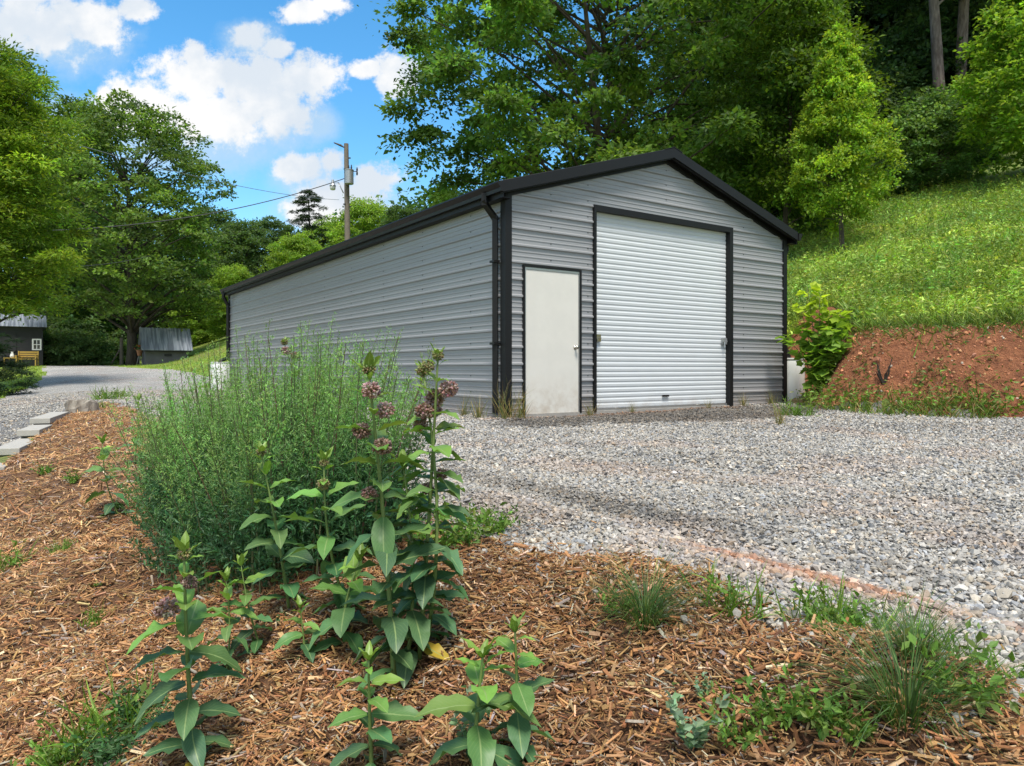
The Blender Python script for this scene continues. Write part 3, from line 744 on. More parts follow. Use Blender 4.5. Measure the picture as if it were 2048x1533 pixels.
def weed_mesh(kind, seed, size=1.0):
    """one small plant; its origin is at the root"""
    r = np.random.default_rng(seed); parts = []
    if kind == 'tuft':      # arching bunch grass
        n = 300; a = r.uniform(0, 2*pi, n); rr = r.uniform(0, .05, n)*size
        P = np.stack([rr*np.cos(a), rr*np.sin(a), np.full(n, -.01)], 1); ht = r.uniform(.12, .30, n)*size
        lean = r.uniform(.1, 1.15, n)
        d = np.stack([np.cos(a)*lean, np.sin(a)*lean, np.ones(n)], 1); d = norm(d)
        up = np.stack([-np.cos(a), -np.sin(a), np.full(n, .4)], 1)
        S = np.stack([ht, r.uniform(.0018, .0036, n), ht*r.uniform(1.2, 3.6, n)], 1)
        V, fs = inst(BL, [BLF4, BLF3], P, d, up, S)
        c = jit((.075, .14, .038), n, .1, .25, r); dry = r.uniform(0, 1, n) < .06; c[dry] = (.36, .27, .12)
        parts.append((V, fs, np.repeat(c, 7, 0), None))
    if kind == 'dry':
        n = 70; a = r.uniform(0, 2*pi, n); rr = r.uniform(0, .08, n)*size
        P = np.stack([rr*np.cos(a), rr*np.sin(a), np.zeros(n)], 1)
        c = jit((.30, .23, .085), n, .12, .3, r); g = r.uniform(0, 1, n) < .4; c[g] = (.12, .16, .04)
        parts.append(blades(P, r.uniform(.1, .42, n)*size, r.uniform(.003, .006, n), c, .35, r))
    if kind in ('broad', 'grassy'):
        n = 26 if kind == 'broad' else 8
        for i in range(n):
            a = r.uniform(0, 2*pi); L = r.uniform(.06, .2)*size; st = np.array((cos(a), sin(a), r.uniform(.4, 1.4))); st /= np.linalg.norm(st)
            m = 9; f = np.linspace(.25, 1, m); P = f[:, None]*L*st; d = r.normal(0, .8, (m, 3))+st*.5
            parts.append(leaflets(P, r.uniform(.018, .038, m)*size, .5, jit((.12, .21, .035), m, .12, .22, r), .9, r, d))
        if kind == 'grassy':
            n = 90; a = r.uniform(0, 2*pi, n); rr = np.sqrt(r.uniform(0, 1, n))*.13*size
            parts.append(blades(np.stack([rr*np.cos(a), rr*np.sin(a), np.full(n, -.01)], 1), r.uniform(.06, .2, n)*size, r.uniform(.004, .009, n), jit((.14, .24, .035), n, .1, .25, r), .6, r))
    if kind == 'rosette':
        n = 14; a = np.arange(n)*2.4; d = np.stack([np.cos(a), np.sin(a), r.uniform(.15, .9, n)], 1)
        parts.append(leaflets(np.zeros((n, 3)), r.uniform(.05, .1, n)*size, .33, jit((.12, .2, .04), n, .1, .2, r), .6, r, d))
    if kind == 'ferny':
        n = 44
        for i in range(n):
            a = r.uniform(0, 2*pi); L = r.uniform(.04, .12)*size; st = np.array((cos(a), sin(a), r.uniform(.2, 1.1))); st /= np.linalg.norm(st)
            m = 24; f = r.uniform(.0, 1, m); P = f[:, None]*L*st+r.normal(0, .012, (m, 3))
            parts.append(leaflets(P, r.uniform(.010, .018, m), .4, jit((.05, .115, .035), m, .1, .25, r), .6, r))
    if kind == 'pale':
        n = 9
        for i in range(n):
            a = r.uniform(0, 2*pi); L = r.uniform(.06, .16)*size; st = np.array((cos(a)*.5, sin(a)*.5, 1)); st /= np.linalg.norm(st)
            m = 14; f = np.linspace(.2, 1, m); P = f[:, None]*L*st; d = r.normal(0, 1, (m, 3)); d[:, 2] = abs(d[:, 2])*.4+.2
            parts.append(leaflets(P, r.uniform(.02, .032, m)*size, .6, jit((.22, .33, .19), m, .08, .25, r), .8, r, d))
    V, fs, C, U = join(parts)
    return raw_mesh(kind, V, fs, C)
NAMES = {'tuft': ('grass_tuft', 'grass'), 'dry': ('dry_grass', 'grass'), 'broad': ('leafy_weed', 'weed'), 'grassy': ('grassy_weed', 'weed'), 'rosette': ('rosette_weed', 'weed'), 'ferny': ('ferny_weed', 'weed'), 'pale': ('pale_weed', 'weed')}
WCACHE = {}
def weed(kind, px, py, size, label, group=None, p=None):
    sd = random.Random(int(px*7+py)).randint(0, 2)
    if (kind, sd) not in WCACHE: WCACHE[(kind, sd)] = weed_mesh(kind, 300+sd)
    p = gp(px, py) if p is None else p
    o = link(NAMES[kind][0], WCACHE[(kind, sd)], M['weed'], None, p); o.scale = (size,)*3; o.rotation_euler = (0, 0, random.Random(px+py).uniform(0, 6.2))
    return tag(o, label, NAMES[kind][1], group)
random.seed(3)
weed('tuft', 1290, 1255, .85, 'blue-green grass tuft where mulch meets gravel, under the clay streak')
weed('tuft', 1815, 1500, .88, 'largest grass tuft, arching over the bottom corner of the mulch')
weed('tuft', 1830, 1400, .6, 'fine grass tuft just above the largest tuft, at the gravel edge')
weed('grassy', 1460, 1230, .75, 'small green grassy weed between two stone piles on the mulch lip')
weed('grassy', 1640, 1255, .75, 'bright spreading grassy weed along the gravel edge beside the clay streak')
weed('grassy', 1720, 1290, .85, 'bright grassy weed with two tall upright blades at the gravel edge')
weed('broad', 1690, 1310, .7, 'low leafy weed in front of the grassy weed with tall blades')
weed('grassy', 1860, 1320, .55, 'yellowish grassy weed on pale stones right of the fine grass tuft')
weed('grassy', 1940, 1355, .6, 'sparse grassy weed at the gravel edge by the picture edge')
weed('broad', 1560, 1490, .75, 'broad bright green leafy weed in the mulch left of the largest tuft')
weed('broad', 1640, 1505, .7, 'leafy weed squeezed between the broad weed and the largest tuft')
weed('broad', 1480, 1510, .6, 'leafy weed just right of the pale-leaved seedling')
weed('broad', 1720, 1525, .6, 'leafy weed at the very bottom beside the largest tuft')
weed('broad', 1940, 1470, .8, 'isolated leafy weed on straw-coloured mulch near the corner')
weed('pale', 1385, 1530, .9, 'pale silvery seedling at the bottom edge of the mulch')
weed('pale', 1405, 1420, .4, 'tiny pale seedling standing alone in the mulch')
weed('pale', 945, 1520, .85, 'cream-tipped low plant behind the front pair of young milkweeds')
weed('broad', 1235, 1240, .45, 'little green weed on the mulch beside the blue-green tuft')
weed('rosette', 1660, 1340, .5, 'single star of leaves on the mulch hump')
weed('broad', 930, 1100, 1.1, 'low leafy weed between gravel edge and the tall milkweeds')
weed('broad', 990, 1075, .9, 'small leafy weed creeping onto the gravel beside the tall milkweeds')
weed('grassy', 960, 1060, .7, 'grassy weed behind the low leafy weed at the gravel edge')
weed('broad', 880, 1110, 1.2, 'dense leafy weed at the foot of the tall milkweeds')
weed('ferny', 280, 1425, 1.3, 'dark ferny clump beside the leftmost milkweed')
weed('ferny', 230, 1500, 1.5, 'dark ferny clump at the bottom left corner')
weed('grassy', 225, 1455, 1.1, 'sprawling grassy weed between the two dark ferny clumps')
weed('broad', 95, 1533, .9, 'bright leafy weed at the bottom left corner')
weed('grassy', 150, 1510, .7, 'thin grassy weed left of the dark corner clump')
weed('ferny', 325, 1470, .7, 'small ferny clump under the leftmost milkweed leaves')
weed('grassy', 125, 1100, .6, 'small green sprig high on the mulch slope')
weed('grassy', 195, 1225, .5, 'lone grassy sprig in the middle of the mulch slope')
weed('broad', 90, 945, .9, 'flat weed on the mulch below the stepped blocks')
weed('broad', 150, 970, .8, 'spreading bright weed on the mulch below the single milkweed shoots')
weed('rosette', 40, 1085, .7, 'little rosette near the left edge of the mulch')
weed('grassy', 5, 1140, 1.0, 'pale grassy weed cut by the left edge of the mulch')
weed('grassy', 215, 800, 2.2, 'soft green grass clump on the crest behind the mulch')
weed('grassy', 240, 795, 1.7, 'lower green grass clump on the crest, next to the drive')
weed('grassy', 190, 818, 1.3, 'small green grass clump beside the bleached stump')
weed('dry', 1560, 852, .9, 'dry grass by the right jamb of the garage')
weed('grassy', 1592, 832, 1.9, 'wispy green weed at the foot of the rust-stained barrel')
weed('rosette', 190, 1180, .6, 'flat little rosette halfway down the mulch slope')
for i, (s, t, sz, lab) in enumerate(((-.12, -.14, 1.5, 'tall dry straw grass at the garage corner'), (-.3, .2, 1.2, 'short dry grass against the side wall beside the corner'), (.12, -.16, 1.1, 'dry grass between the garage corner and the entry door'), (-.22, .7, .9, 'thin dry grass further along the side wall'),
        (1.35, -.12, .8, 'dry tuft between the two doors'), (2.2, -.1, .5, 'brown tuft under the left part of the roll-up door'), (3.9, -.1, .5, 'brown tuft under the right part of the roll-up door'), (4.75, -.12, .9, 'dry tuft beside the roll-up door frame'), (5.5, -.12, .8, 'brown weeds below the right strip of siding'))):
    p = loc2w(s, t); p[2] = zg(p[0], p[1])[0]
    weed('dry', i*37+5, 9, sz, lab, p=p)
def bank_foot():
    parts = []
    n = 8000; v = rng.uniform(-6, 7.3, n); ft = 10.35+.5*sst(v, 5.2, 3.5)+2.0*sst(v, 6.3, 8.6)
    u = ft+rng.normal(-.02, .19, n); x, y = xy_of(u, v); cl = fbm(v*1.3, v*0+2, 121, 3); k = rng.uniform(0, 1, n) < sst(cl, .25, .6); x, y = x[k], y[k]; n = len(x)
    P = np.stack([x, y, zg(x, y)-.01], 1); c = jit((.13, .2, .035), n, .14, .28); dry = rng.uniform(0, 1, n) < .2; c[dry] = jit((.32, .25, .09), dry.sum(), .1, .2)
    parts.append(blades(P, rng.uniform(.08, .3, n), rng.uniform(.008, .02, n), c, .6))
    n = 5600; v = rng.uniform(-6, 7.6, n); ft = 10.35+.5*sst(v, 5.2, 3.5)+2.0*sst(v, 6.3, 8.6); u = ft+rng.normal(.05, .2, n); x, y = xy_of(u, v)
    k = rng.uniform(0, 1, n) < sst(fbm(v*1.1, v*0+5, 122, 3), .3, .62); x, y = x[k], y[k]; n = len(x)
    parts.append(leaflets(np.stack([x, y, zg(x, y)+rng.uniform(.02, .28, n)], 1), rng.uniform(.04, .1, n), .5, jit((.14, .22, .035), n, .12, .25), .8))
    # turf lip hanging over the top of the cut and sparse weeds on the clay face
    n = 7000; v = rng.uniform(-6, 8, n); ft = 10.35+.5*sst(v, 5.2, 3.5)+2.0*sst(v, 6.3, 8.6); u = ft+1.3+rng.normal(.05, .2, n)*(.4+1.4*fbm(v*1.7, v*0, 131, 3)); x, y = xy_of(u, v)
    parts.append(blades(np.stack([x, y, zg(x, y)-.01], 1), rng.uniform(.1, .34, n), rng.uniform(.008, .02, n), jit((.13, .2, .035), n, .14, .28), .9))
    for i in range(80):
        v = rng.uniform(-5, 6.5); ft = 10.35+.5*sst(v, 5.2, 3.5)+2.0*sst(v, 6.3, 8.6); u = ft+rng.uniform(.15, 1.25); x, y = xy_of(u, v); m = 22
        X = x+rng.normal(0, .09, m); Y = y+rng.normal(0, .09, m)
        parts.append(leaflets(np.stack([X, Y, zg(X, Y)+rng.uniform(.0, .14, m)], 1), rng.uniform(.04, .09, m), .4, jit((.12, .17, .045), m, .12, .25), .8))
    V, fs, C, U = join(parts)
    o = link('bank_weeds', raw_mesh('bank_weeds', V, fs, C), M['weed']); tag(o, 'ragged weeds and turf fringing the red clay bank', 'weeds', kind='stuff')
bank_foot()
def clods():
    n = 5200; v = rng.uniform(-5, 7, n); ft = 10.35+.5*sst(v, 5.2, 3.5)+2.0*sst(v, 6.3, 8.6); u = ft+rng.uniform(.0, 1.3, n); x, y = xy_of(u, v)
    sz = .010*np.exp(rng.normal(0, .5, n)); P = np.stack([x, y, zg(x, y)+sz*.3], 1)
    V, fs = inst(ICO[None]*(1+rng.normal(0, .2, (n, 12, 1))), [ICOF], P, rng.normal(0, 1, (n, 3)), rng.normal(0, 1, (n, 3)), np.stack([sz*1.2, sz, sz*.8], 1))
    c = jit((.43, .185, .088), n, .08, .25); w = rng.uniform(0, 1, n) < .06; c[w] = (.5, .42, .33)
    o = link('clay_clods', raw_mesh('clay_clods', V, fs, np.repeat(c, 12, 0)), M['vc']); tag(o, 'crumbled red clay clods and pebbles on the cut bank', 'clods', kind='stuff')
clods()

# ------------------------------------------------------------------ milkweeds
def leaf_grid(nl=7, nw=4):
    T = []; 
    for i in range(nl+1):
        f = i/nl; w = (sin(pi*min(1, f*.96+.04)**.85))**.75*.5 if f < 1 else 0.0
        for j in range(nw+1):
            g = j/nw*2-1; T.append((f, g*w, 0, f, g))
    Fc = [(i*(nw+1)+j, (i+1)*(nw+1)+j, (i+1)*(nw+1)+j+1, i*(nw+1)+j+1) for i in range(nl) for j in range(nw)]
    return np.array(T), np.array(Fc)
LG, LGF = leaf_grid()
def mleaf(r, P, d, up, L, wr, col, droop):
    t = LG[:, :3].copy(); f, g = LG[:, 3], LG[:, 4]
    t[:, 2] = -droop*f*f+.16*np.abs(g)*wr*np.sin(pi*f)+.05*np.sin(f*15+r.uniform(0, 6))*g*np.sin(pi*f)+.03*np.sin(f*27+r.uniform(0, 6))*np.abs(g)**2*np.sin(pi*f)+r.normal(0, .004, len(f))
    t[:, 0] *= 1-.25*droop*f
    t[:, 1] *= wr; t[:, 1] += r.normal(0, .05)*f*f
    V, fs = inst(t, [LGF], np.asarray(P)[None], np.asarray(d)[None], np.asarray(up)[None], np.array([[L, L, L]]))
    return V, fs, np.tile(col, (len(t), 1)), LG[:, 3:5]
STEMC = (.14, .2, .05)
M['stem'] = mat('plant stem', lambda k: bsdf(k, Base_Color=attr(k).outputs['Color'], Roughness=.6))
def umbel(r, centre, rad, ripe, parent):
    n = 60; th = np.arccos(1-2*(np.arange(n)+.5)/n); ph = np.arange(n)*2.39996
    D = np.stack([np.sin(th)*np.cos(ph), np.sin(th)*np.sin(ph), np.cos(th)], 1); D = norm(D+r.normal(0, .12, (n, 3)))
    D[:, 2] *= .85
    P = centre+D*rad*r.uniform(.78, 1.0, (n, 1)); s = rad*.2
    pal = {'pink': [(.38, .24, .24), (.30, .17, .155), (.48, .36, .34)], 'dull': [(.22, .13, .10), (.28, .18, .14), (.33, .22, .19)], 'bud': [(.25, .28, .10), (.3, .3, .13), (.28, .22, .12)]}[ripe]
    c = jit(np.array(pal)[r.integers(0, 3, n)], n, .08, .2, r)
    parts = []
    V, fs = inst(ICO, [ICOF], P, D, r.normal(0, 1, (n, 3)), np.tile((s*1.1, s*.7, s*.7), (n, 1))); parts.append((V, fs, np.repeat(c, 12, 0), None))
    # little reflexed petals and the stalks inside
    for k in range(3):
        parts.append(leaflets(P-D*s*.4, np.full(n, s*2.0), .5, jit(c*1.15, n, .06, .15, r), 0, r, r.normal(0, .8, (n, 3))-D*.5))
    V, fs = inst(BL, [BLF4, BLF3], np.tile(centre, (n, 1)), D, r.normal(0, 1, (n, 3)), np.tile((rad*.9, rad*.06, 0), (n, 1))); parts.append((V, fs, np.tile((.25, .2, .12), (n*7, 1)), None))
    V, fs, C, U = join(parts)
    o = link('flower_head', raw_mesh('flower_head', V, fs, C), M['weed'], parent); return o
def milkweed(base, tops, label, seed, nodes=9, leafL=.15, flowers=(), bare=.0, tip='leaf', rad=.0065, skew=0.0, group='milkweeds on the mulch slope', dark=1.0):
    """base/top: world points. flowers: (fraction of height, radius, ripeness)"""
    leafL = leafL*.86; nodes = int(round(nodes*1.35))
    r = np.random.default_rng(seed); root = empty('milkweed', base); tag(root, label, 'milkweed', group)
    top = np.asarray(tops)-np.asarray(base); Ht = np.linalg.norm(top)
    bow = np.array((r.normal(0, .03), r.normal(0, .03), 0))*Ht
    C_ = lambda f: top*f+bow*sin(pi*f)*(1 if f < 1 else 0)
    mb = MB(); fs_ = np.linspace(0, 1, 14); pts = np.array([C_(f) for f in fs_]); mb.tube(pts, rad*(1-.6*fs_), 7, STEMC); mb.build('stem', M['stem'], root, True)
    parts = []; a0 = r.uniform(0, pi) if skew == 0 else skew
    for i in range(nodes):
        f = bare+(1-bare)*(i+.35)/nodes; P = C_(f); a = a0+(i % 2)*pi/2+r.normal(0, .22)
        prof = sin(pi*min(1, .18+.72*f))**.6*(1.0 if f < .75 else 1-.75*(f-.75)/.25*.75)
        el = -.12+.75*f**2+r.normal(0, .12)
        for sgn in (0, 1):
            aa = a+sgn*pi+r.normal(0, .15); e = el+r.normal(0, .15)
            d = np.array((cos(aa)*cos(e), sin(aa)*cos(e), sin(e))); up = np.array((-cos(aa)*sin(e), -sin(aa)*sin(e), cos(e)))+r.normal(0, .2, 3)
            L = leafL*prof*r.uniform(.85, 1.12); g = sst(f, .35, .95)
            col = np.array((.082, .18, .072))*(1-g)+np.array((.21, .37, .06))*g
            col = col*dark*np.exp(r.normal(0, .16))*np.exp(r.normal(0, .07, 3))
            if f < .1 and r.uniform() < .16: col = np.array((.45, .32, .04))
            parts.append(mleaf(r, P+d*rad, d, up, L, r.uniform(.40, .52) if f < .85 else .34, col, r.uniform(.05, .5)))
    # folded young leaves at the tip
    for i in range(5 if tip == 'leaf' else 4):
        aa = a0+i*1.4; e = r.uniform(.75, 1.3); d = np.array((cos(aa)*cos(e), sin(aa)*cos(e), sin(e))); up = np.array((-cos(aa)*sin(e), -sin(aa)*sin(e), cos(e)))
        parts.append(mleaf(r, C_(.985), d, up, leafL*r.uniform(.3, .55), .34, np.array((.19, .30, .05))*np.exp(r.normal(0, .1)), .1))
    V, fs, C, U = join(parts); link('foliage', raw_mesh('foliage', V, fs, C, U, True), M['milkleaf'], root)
    for k, (f, rr, ripe) in enumerate(flowers):
        P = C_(f); aa = a0+k*2.2+.8; off = rr*1.25 if f < .97 else 0.0
        if f < .97: off = rr*1.3
        rr *= .86
        umbel(r, P+np.array((cos(aa)*off, sin(aa)*off*.8, .01)), rr, ripe, root)
    return root
def mw(bx, by, tx, ty, label, seed, dt=0.0, **kw):
    b = gp(bx, by, .01); t = at(tx, ty, b[1]+dt); return milkweed(b, t, label, seed, **kw)
mw(790, 1372, 737, 742, 'tall flowering milkweed with three stacked mauve heads, left of the tallest pair', 11, -.02, nodes=14, leafL=.17, rad=.0085,
   flowers=((.995, .022, 'bud'), (.93, .03, 'pink'), (.865, .03, 'pink'), (.80, .03, 'dull'), (.755, .03, 'dull'), (.745, .026, 'dull'), (.60, .026, 'dull')))
mw(838, 1330, 876, 712, 'tallest flowering milkweed with outward pink heads, nearest the gravel', 12, .02, nodes=14, leafL=.155, rad=.0075,
   flowers=((.99, .02, 'bud'), (.955, .022, 'bud'), (.88, .032, 'pink'), (.845, .034, 'pink'), (.81, .03, 'dull'), (.60, .022, 'dull'), (.55, .022, 'dull')))
mw(852, 1305, 846, 742, 'milkweed with a dark bud cluster standing just behind the tallest one', 13, .05, nodes=12, leafL=.14, rad=.007,
   flowers=((.99, .026, 'bud'), (.90, .028, 'dull'), (.85, .034, 'pink'), (.8, .024, 'dull')))
mw(580, 1240, 522, 905, 'slender milkweed in front of the feathery clump with broad dark lower leaves', 14, -.03, nodes=9, leafL=.16, flowers=((.985, .02, 'bud'),), rad=.006)
mw(700, 1262, 648, 925, 'leafy milkweed with one bud head between the slender and the tall ones', 15, 0, nodes=9, leafL=.165, flowers=((.98, .018, 'bud'), (.85, .024, 'bud')), rad=.006)
mw(392, 1555, 368, 1108, 'leftmost front milkweed with one mauve flower head', 16, .02, nodes=11, leafL=.17, flowers=((.985, .02, 'bud'), (.74, .034, 'pink'), (.86, .022, 'dull')), rad=.0075)
mw(452, 1350, 452, 1160, 'short young milkweed just behind the leftmost front one', 17, 0, nodes=6, leafL=.12, rad=.004)
mw(525, 1310, 482, 1130, 'short leaning milkweed at the shaded foot of the feathery clump', 18, 0, nodes=6, leafL=.115, rad=.004)
mw(745, 1545, 737, 1318, 'young milkweed without flowers, front centre of the mulch', 19, 0, nodes=6, leafL=.13, rad=.006, skew=.25)
mw(945, 1600, 966, 1312, 'young milkweed with a big drooping leaf, left of the front pair', 20, .02, nodes=5, leafL=.16, rad=.006, skew=.1)
mw(1032, 1545, 1030, 1262, 'young milkweed with ladder-like leaves, right of the front pair', 21, 0, nodes=7, leafL=.12, rad=.0055, skew=.3)
mw(238, 1025, 205, 885, 'single milkweed shoot on the mulch left of the feathery clump', 22, 0, nodes=5, leafL=.19, rad=.005)
mw(268, 930, 278, 800, 'milkweed with pale tip rising through the left side of the feathery clump', 23, 0, nodes=6, leafL=.17, rad=.006)
b = gp(620, 1000); t = at(568, 685, 4.1); milkweed((b[0]*4.1/b[1], 4.1, zg(b[0]*4.1/b[1], 4.1)[0]), t, 'flowering milkweed top standing up out of the feathery clump', 24, nodes=8, leafL=.14, flowers=((.99, .024, 'bud'), (.93, .034, 'pink'), (.9, .03, 'dull')))
mw(610, 1330, 600, 1215, 'seedling milkweed on the dark mulch between the slender and tall ones', 25, 0, nodes=4, leafL=.1, rad=.004)
mw(812, 1345, 806, 930, 'flowerless leafy milkweed stem between the two tall flowering ones', 27, .03, nodes=8, leafL=.165, rad=.006)
mw(690, 1305, 720, 1120, 'broad-leaved milkweed low down beside the tall flowering one', 26, 0, nodes=5, leafL=.17, rad=.006)

# ------------------------------------------------------------------ the feathery clump
def feathery():
    r = np.random.default_rng(77)
    cx, cy = -1.30, 3.72; root = empty('feathery_weed', (cx, cy, float(hs(cx, cy)))); tag(root, 'wide bushy clump of tall feathery green weeds beside the drive', 'weed clump')
    root_p = np.array(root.location); parts = []; mb = MB()
    ns = 235
    for i in range(ns):
        a = r.uniform(0, 2*pi); q = sqrt(r.uniform(0, 1))
        du, dv = .48*q*cos(a), 1.3*q*sin(a); x, y = cx+EF[0]*du+ES[0]*dv, cy+EF[1]*du+ES[1]*dv
        b = np.array((x, y, zg(x, y)[0]-.01)); Ht = r.uniform(.74, 1.06)*(1-.22*q*q)*(1-.20*max(0, sin(a))*q)
        lean = np.array((EF[0]*du*.42+ES[0]*dv*.12, EF[1]*du*.42+ES[1]*dv*.12, 0))+r.normal(0, .05, 3)*np.array((1, 1, 0))
        fs_ = np.linspace(0, 1, 9); C_ = lambda f: b+np.array((0, 0, Ht))*f+lean*f**1.6
        pts = np.array([C_(f) for f in fs_]); mb.tube(pts-root_p, .0042*(1-.8*fs_)+.0004, 5, (.10, .115, .05) if r.uniform() < .85 else (.13, .07, .045), False)
        nb = 38; tone = np.exp(r.normal(0, .2))*np.exp(r.normal(0, .06, 3))
        for k in range(nb):
            f = .04+.95*k/nb; P = C_(f); aa = k*2.4+r.normal(0, .3); L = (.19*(1-f)**.75+.022)*r.uniform(.7, 1.2)
            e = .55+.35*f+r.normal(0, .15); d = np.array((cos(aa)*cos(e), sin(aa)*cos(e), sin(e)))
            m = int(9+L*95); g = r.uniform(.15, 1, m); Q = P+g[:, None]*L*d+np.stack([0*g, 0*g, .03*g*g], 1)+r.normal(0, .004, (m, 3))
            dl = d[None]*.8+r.normal(0, .75, (m, 3)); dl[:, 2] += .25
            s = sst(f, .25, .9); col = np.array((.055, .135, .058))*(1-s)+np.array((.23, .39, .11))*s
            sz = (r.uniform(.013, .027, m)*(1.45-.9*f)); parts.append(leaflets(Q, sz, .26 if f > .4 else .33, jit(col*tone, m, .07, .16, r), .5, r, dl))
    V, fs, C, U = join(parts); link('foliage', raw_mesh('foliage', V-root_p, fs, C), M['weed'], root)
    mb.build('stem', M['stem'], root, True)
feathery()

# ------------------------------------------------------------------ lime sapling by the barrel
def sapling():
    r = np.random.default_rng(5); b = at(1640, 812, 12.2); base = np.array((b[0], b[1], zg(b[0], b[1])[0])); root = empty('sapling', base); tag(root, 'lime green broad-leaved sapling between the barrel and the clay bank', 'sapling')
    mb = MB(); parts = []
    for i in range(15):
        a = r.uniform(0, 2*pi); sp = r.uniform(.08, .74); hh = r.uniform(.55, 1.7)*(1-.35*sp); 
        tip = np.array((cos(a)*sp*.9-.0, sin(a)*sp*.6, hh))
        if i < 3: tip = np.array(((-.22, .0, 1.82), (-.05, -.1, 1.62), (.36, 0, 1.35))[i])
        fs_ = np.linspace(0, 1, 7); pts = np.array([tip*f+np.array((0, 0, .12*sin(pi*f))) for f in fs_]); mb.tube(pts, .012*(1-.75*fs_), 5, (.12, .08, .05))
        for k in range(40):
            f = r.uniform(.12, 1.02); P = tip*f+np.array((0, 0, .12*sin(pi*min(f, 1))))
            aa = r.uniform(0, 2*pi); e = r.uniform(-.4, .6); d = np.array((cos(aa)*cos(e), sin(aa)*cos(e), sin(e))); L = r.uniform(.12, .22)
            top = sst(np.array(P[2]), .9, 1.65); col = np.array((.22, .36, .055))*(1-top)+np.array((.46, .58, .05))*top
            n = 9; ang = np.linspace(-2.5, 2.5, n); rad = 1-.34*(np.arange(n) % 2); T = np.concatenate([[(0, 0, 0)], np.stack([.45+.5*np.cos(ang)*rad, .55*np.sin(ang)*rad, .08*np.abs(np.sin(ang))-.15*np.cos(ang)], 1)])
            Fc = np.array([(0, j+1, j+2) for j in range(n-1)])
            V, fs = inst(T, [Fc], (P+d*.06)[None], d[None], (np.array((0, 0, 1.))+r.normal(0, .5, 3))[None], np.array([[L, L, L]])); parts.append((V, fs, np.tile(col*np.exp(r.normal(0, .18)), (len(T), 1)), None))
    mb.build('stem', M['stem'], root, True); V, fs, C, U = join(parts); link('foliage', raw_mesh('foliage', V, fs, C), M['leaf'], root)
sapling()
def dead_twig():
    b = gp(1768, 765); r = np.random.default_rng(9); mb = MB()
    for i in range(9):
        a = r.uniform(0, 6.28); L = r.uniform(.18, .45); t = np.array((cos(a)*.12, sin(a)*.08, L)); mb.tube([(0, 0, -.02), t*.5+r.normal(0, .02, 3), t], [.012, .009, .004], 5, (.05, .04, .03))
    o = mb.build('dead_seedling', M['bark'], None, False, b); tag(o, 'bare dark seedling standing on the red clay face', 'seedling')
dead_twig()
def stone_flat():
    mb = MB(); r = np.random.default_rng(2); n = 12; a = np.arange(n)*2*pi/n; rr = r.uniform(.8, 1.15, n)
    ring = lambda k, z: [(k*.24*rr[i]*cos(a[i]), k*.16*rr[i]*sin(a[i]), z) for i in range(n)]
    V = ring(1, -.03)+ring(1.02, .05)+ring(.8, .075); mb.add(V, [(i, (i+1) % n, n+(i+1) % n, n+i) for i in range(n)]+[(n+i, n+(i+1) % n, 2*n+(i+1) % n, 2*n+i) for i in range(n)]+[tuple(range(2*n, 3*n))], (.4, .24, .13))
    b = at(1612, 806, 12.6); o = mb.build('flat_stone', M['vc'], None, False, (b[0], b[1], zg(b[0], b[1])[0])); tag(o, 'flat orange-brown stone lying beside the rust-stained barrel', 'stone')
stone_flat()

# ------------------------------------------------------------------ stepped blocks and stump at the left of the bed
def blocks():
    spec = [((83, 836), 9.9, 1.5), ((60, 859), 9.0, .8), ((18, 895), 7.9, 1.1), ((-14, 932), 7.2, .7)]
    labs = ['uppermost pale concrete cap block of the stepped edging', 'second pale concrete cap block down the stepped edging', 'long third concrete cap block reaching the left picture edge', 'lowest concrete cap block cut by the left picture edge']
    for ((px, py), y, L), lab in zip(spec, labs):
        p = at(px, py, y); o = empty('edging_block', p, math.atan2(.914, -.405)); tag(o, lab, 'block', 'stepped concrete edging blocks')
        mb = MB(); mb.box((-.12, -.12, -.075), (L, .12, 0)); mb.build('cap', M['cap'], o, bevel=.006)
        mb = MB(); mb.box((.03, -.10, -.40), (L, .10, -.078)); mb.build('base_course', M['capd'], o, bevel=.006)
blocks()
def stump():
    r = np.random.default_rng(4); b = at(160, 822, 11.8); mb = MB(); n = 14; a = np.arange(n)*2*pi/n
    V = []
    for z, k in ((-.1, 1.15), (.1, 1), (.2, .95), (.27, .8)):
        for i in range(n): q = k*(1+.18*sin(a[i]*3)+r.normal(0, .05)); V.append((.25*q*cos(a[i]), .2*q*sin(a[i]), z*.75+r.normal(0, .02)))
    mb.add(V, [(k*n+i, k*n+(i+1) % n, (k+1)*n+(i+1) % n, (k+1)*n+i) for k in range(3) for i in range(n)]+[tuple(range(3*n, 4*n))], (.33, .29, .24))
    o = mb.build('stump', M['bark'], None, False, (b[0], b[1], zg(b[0], b[1])[0])); tag(o, 'weathered grey stump between the cap blocks and the grassy crest', 'stump')
stump()

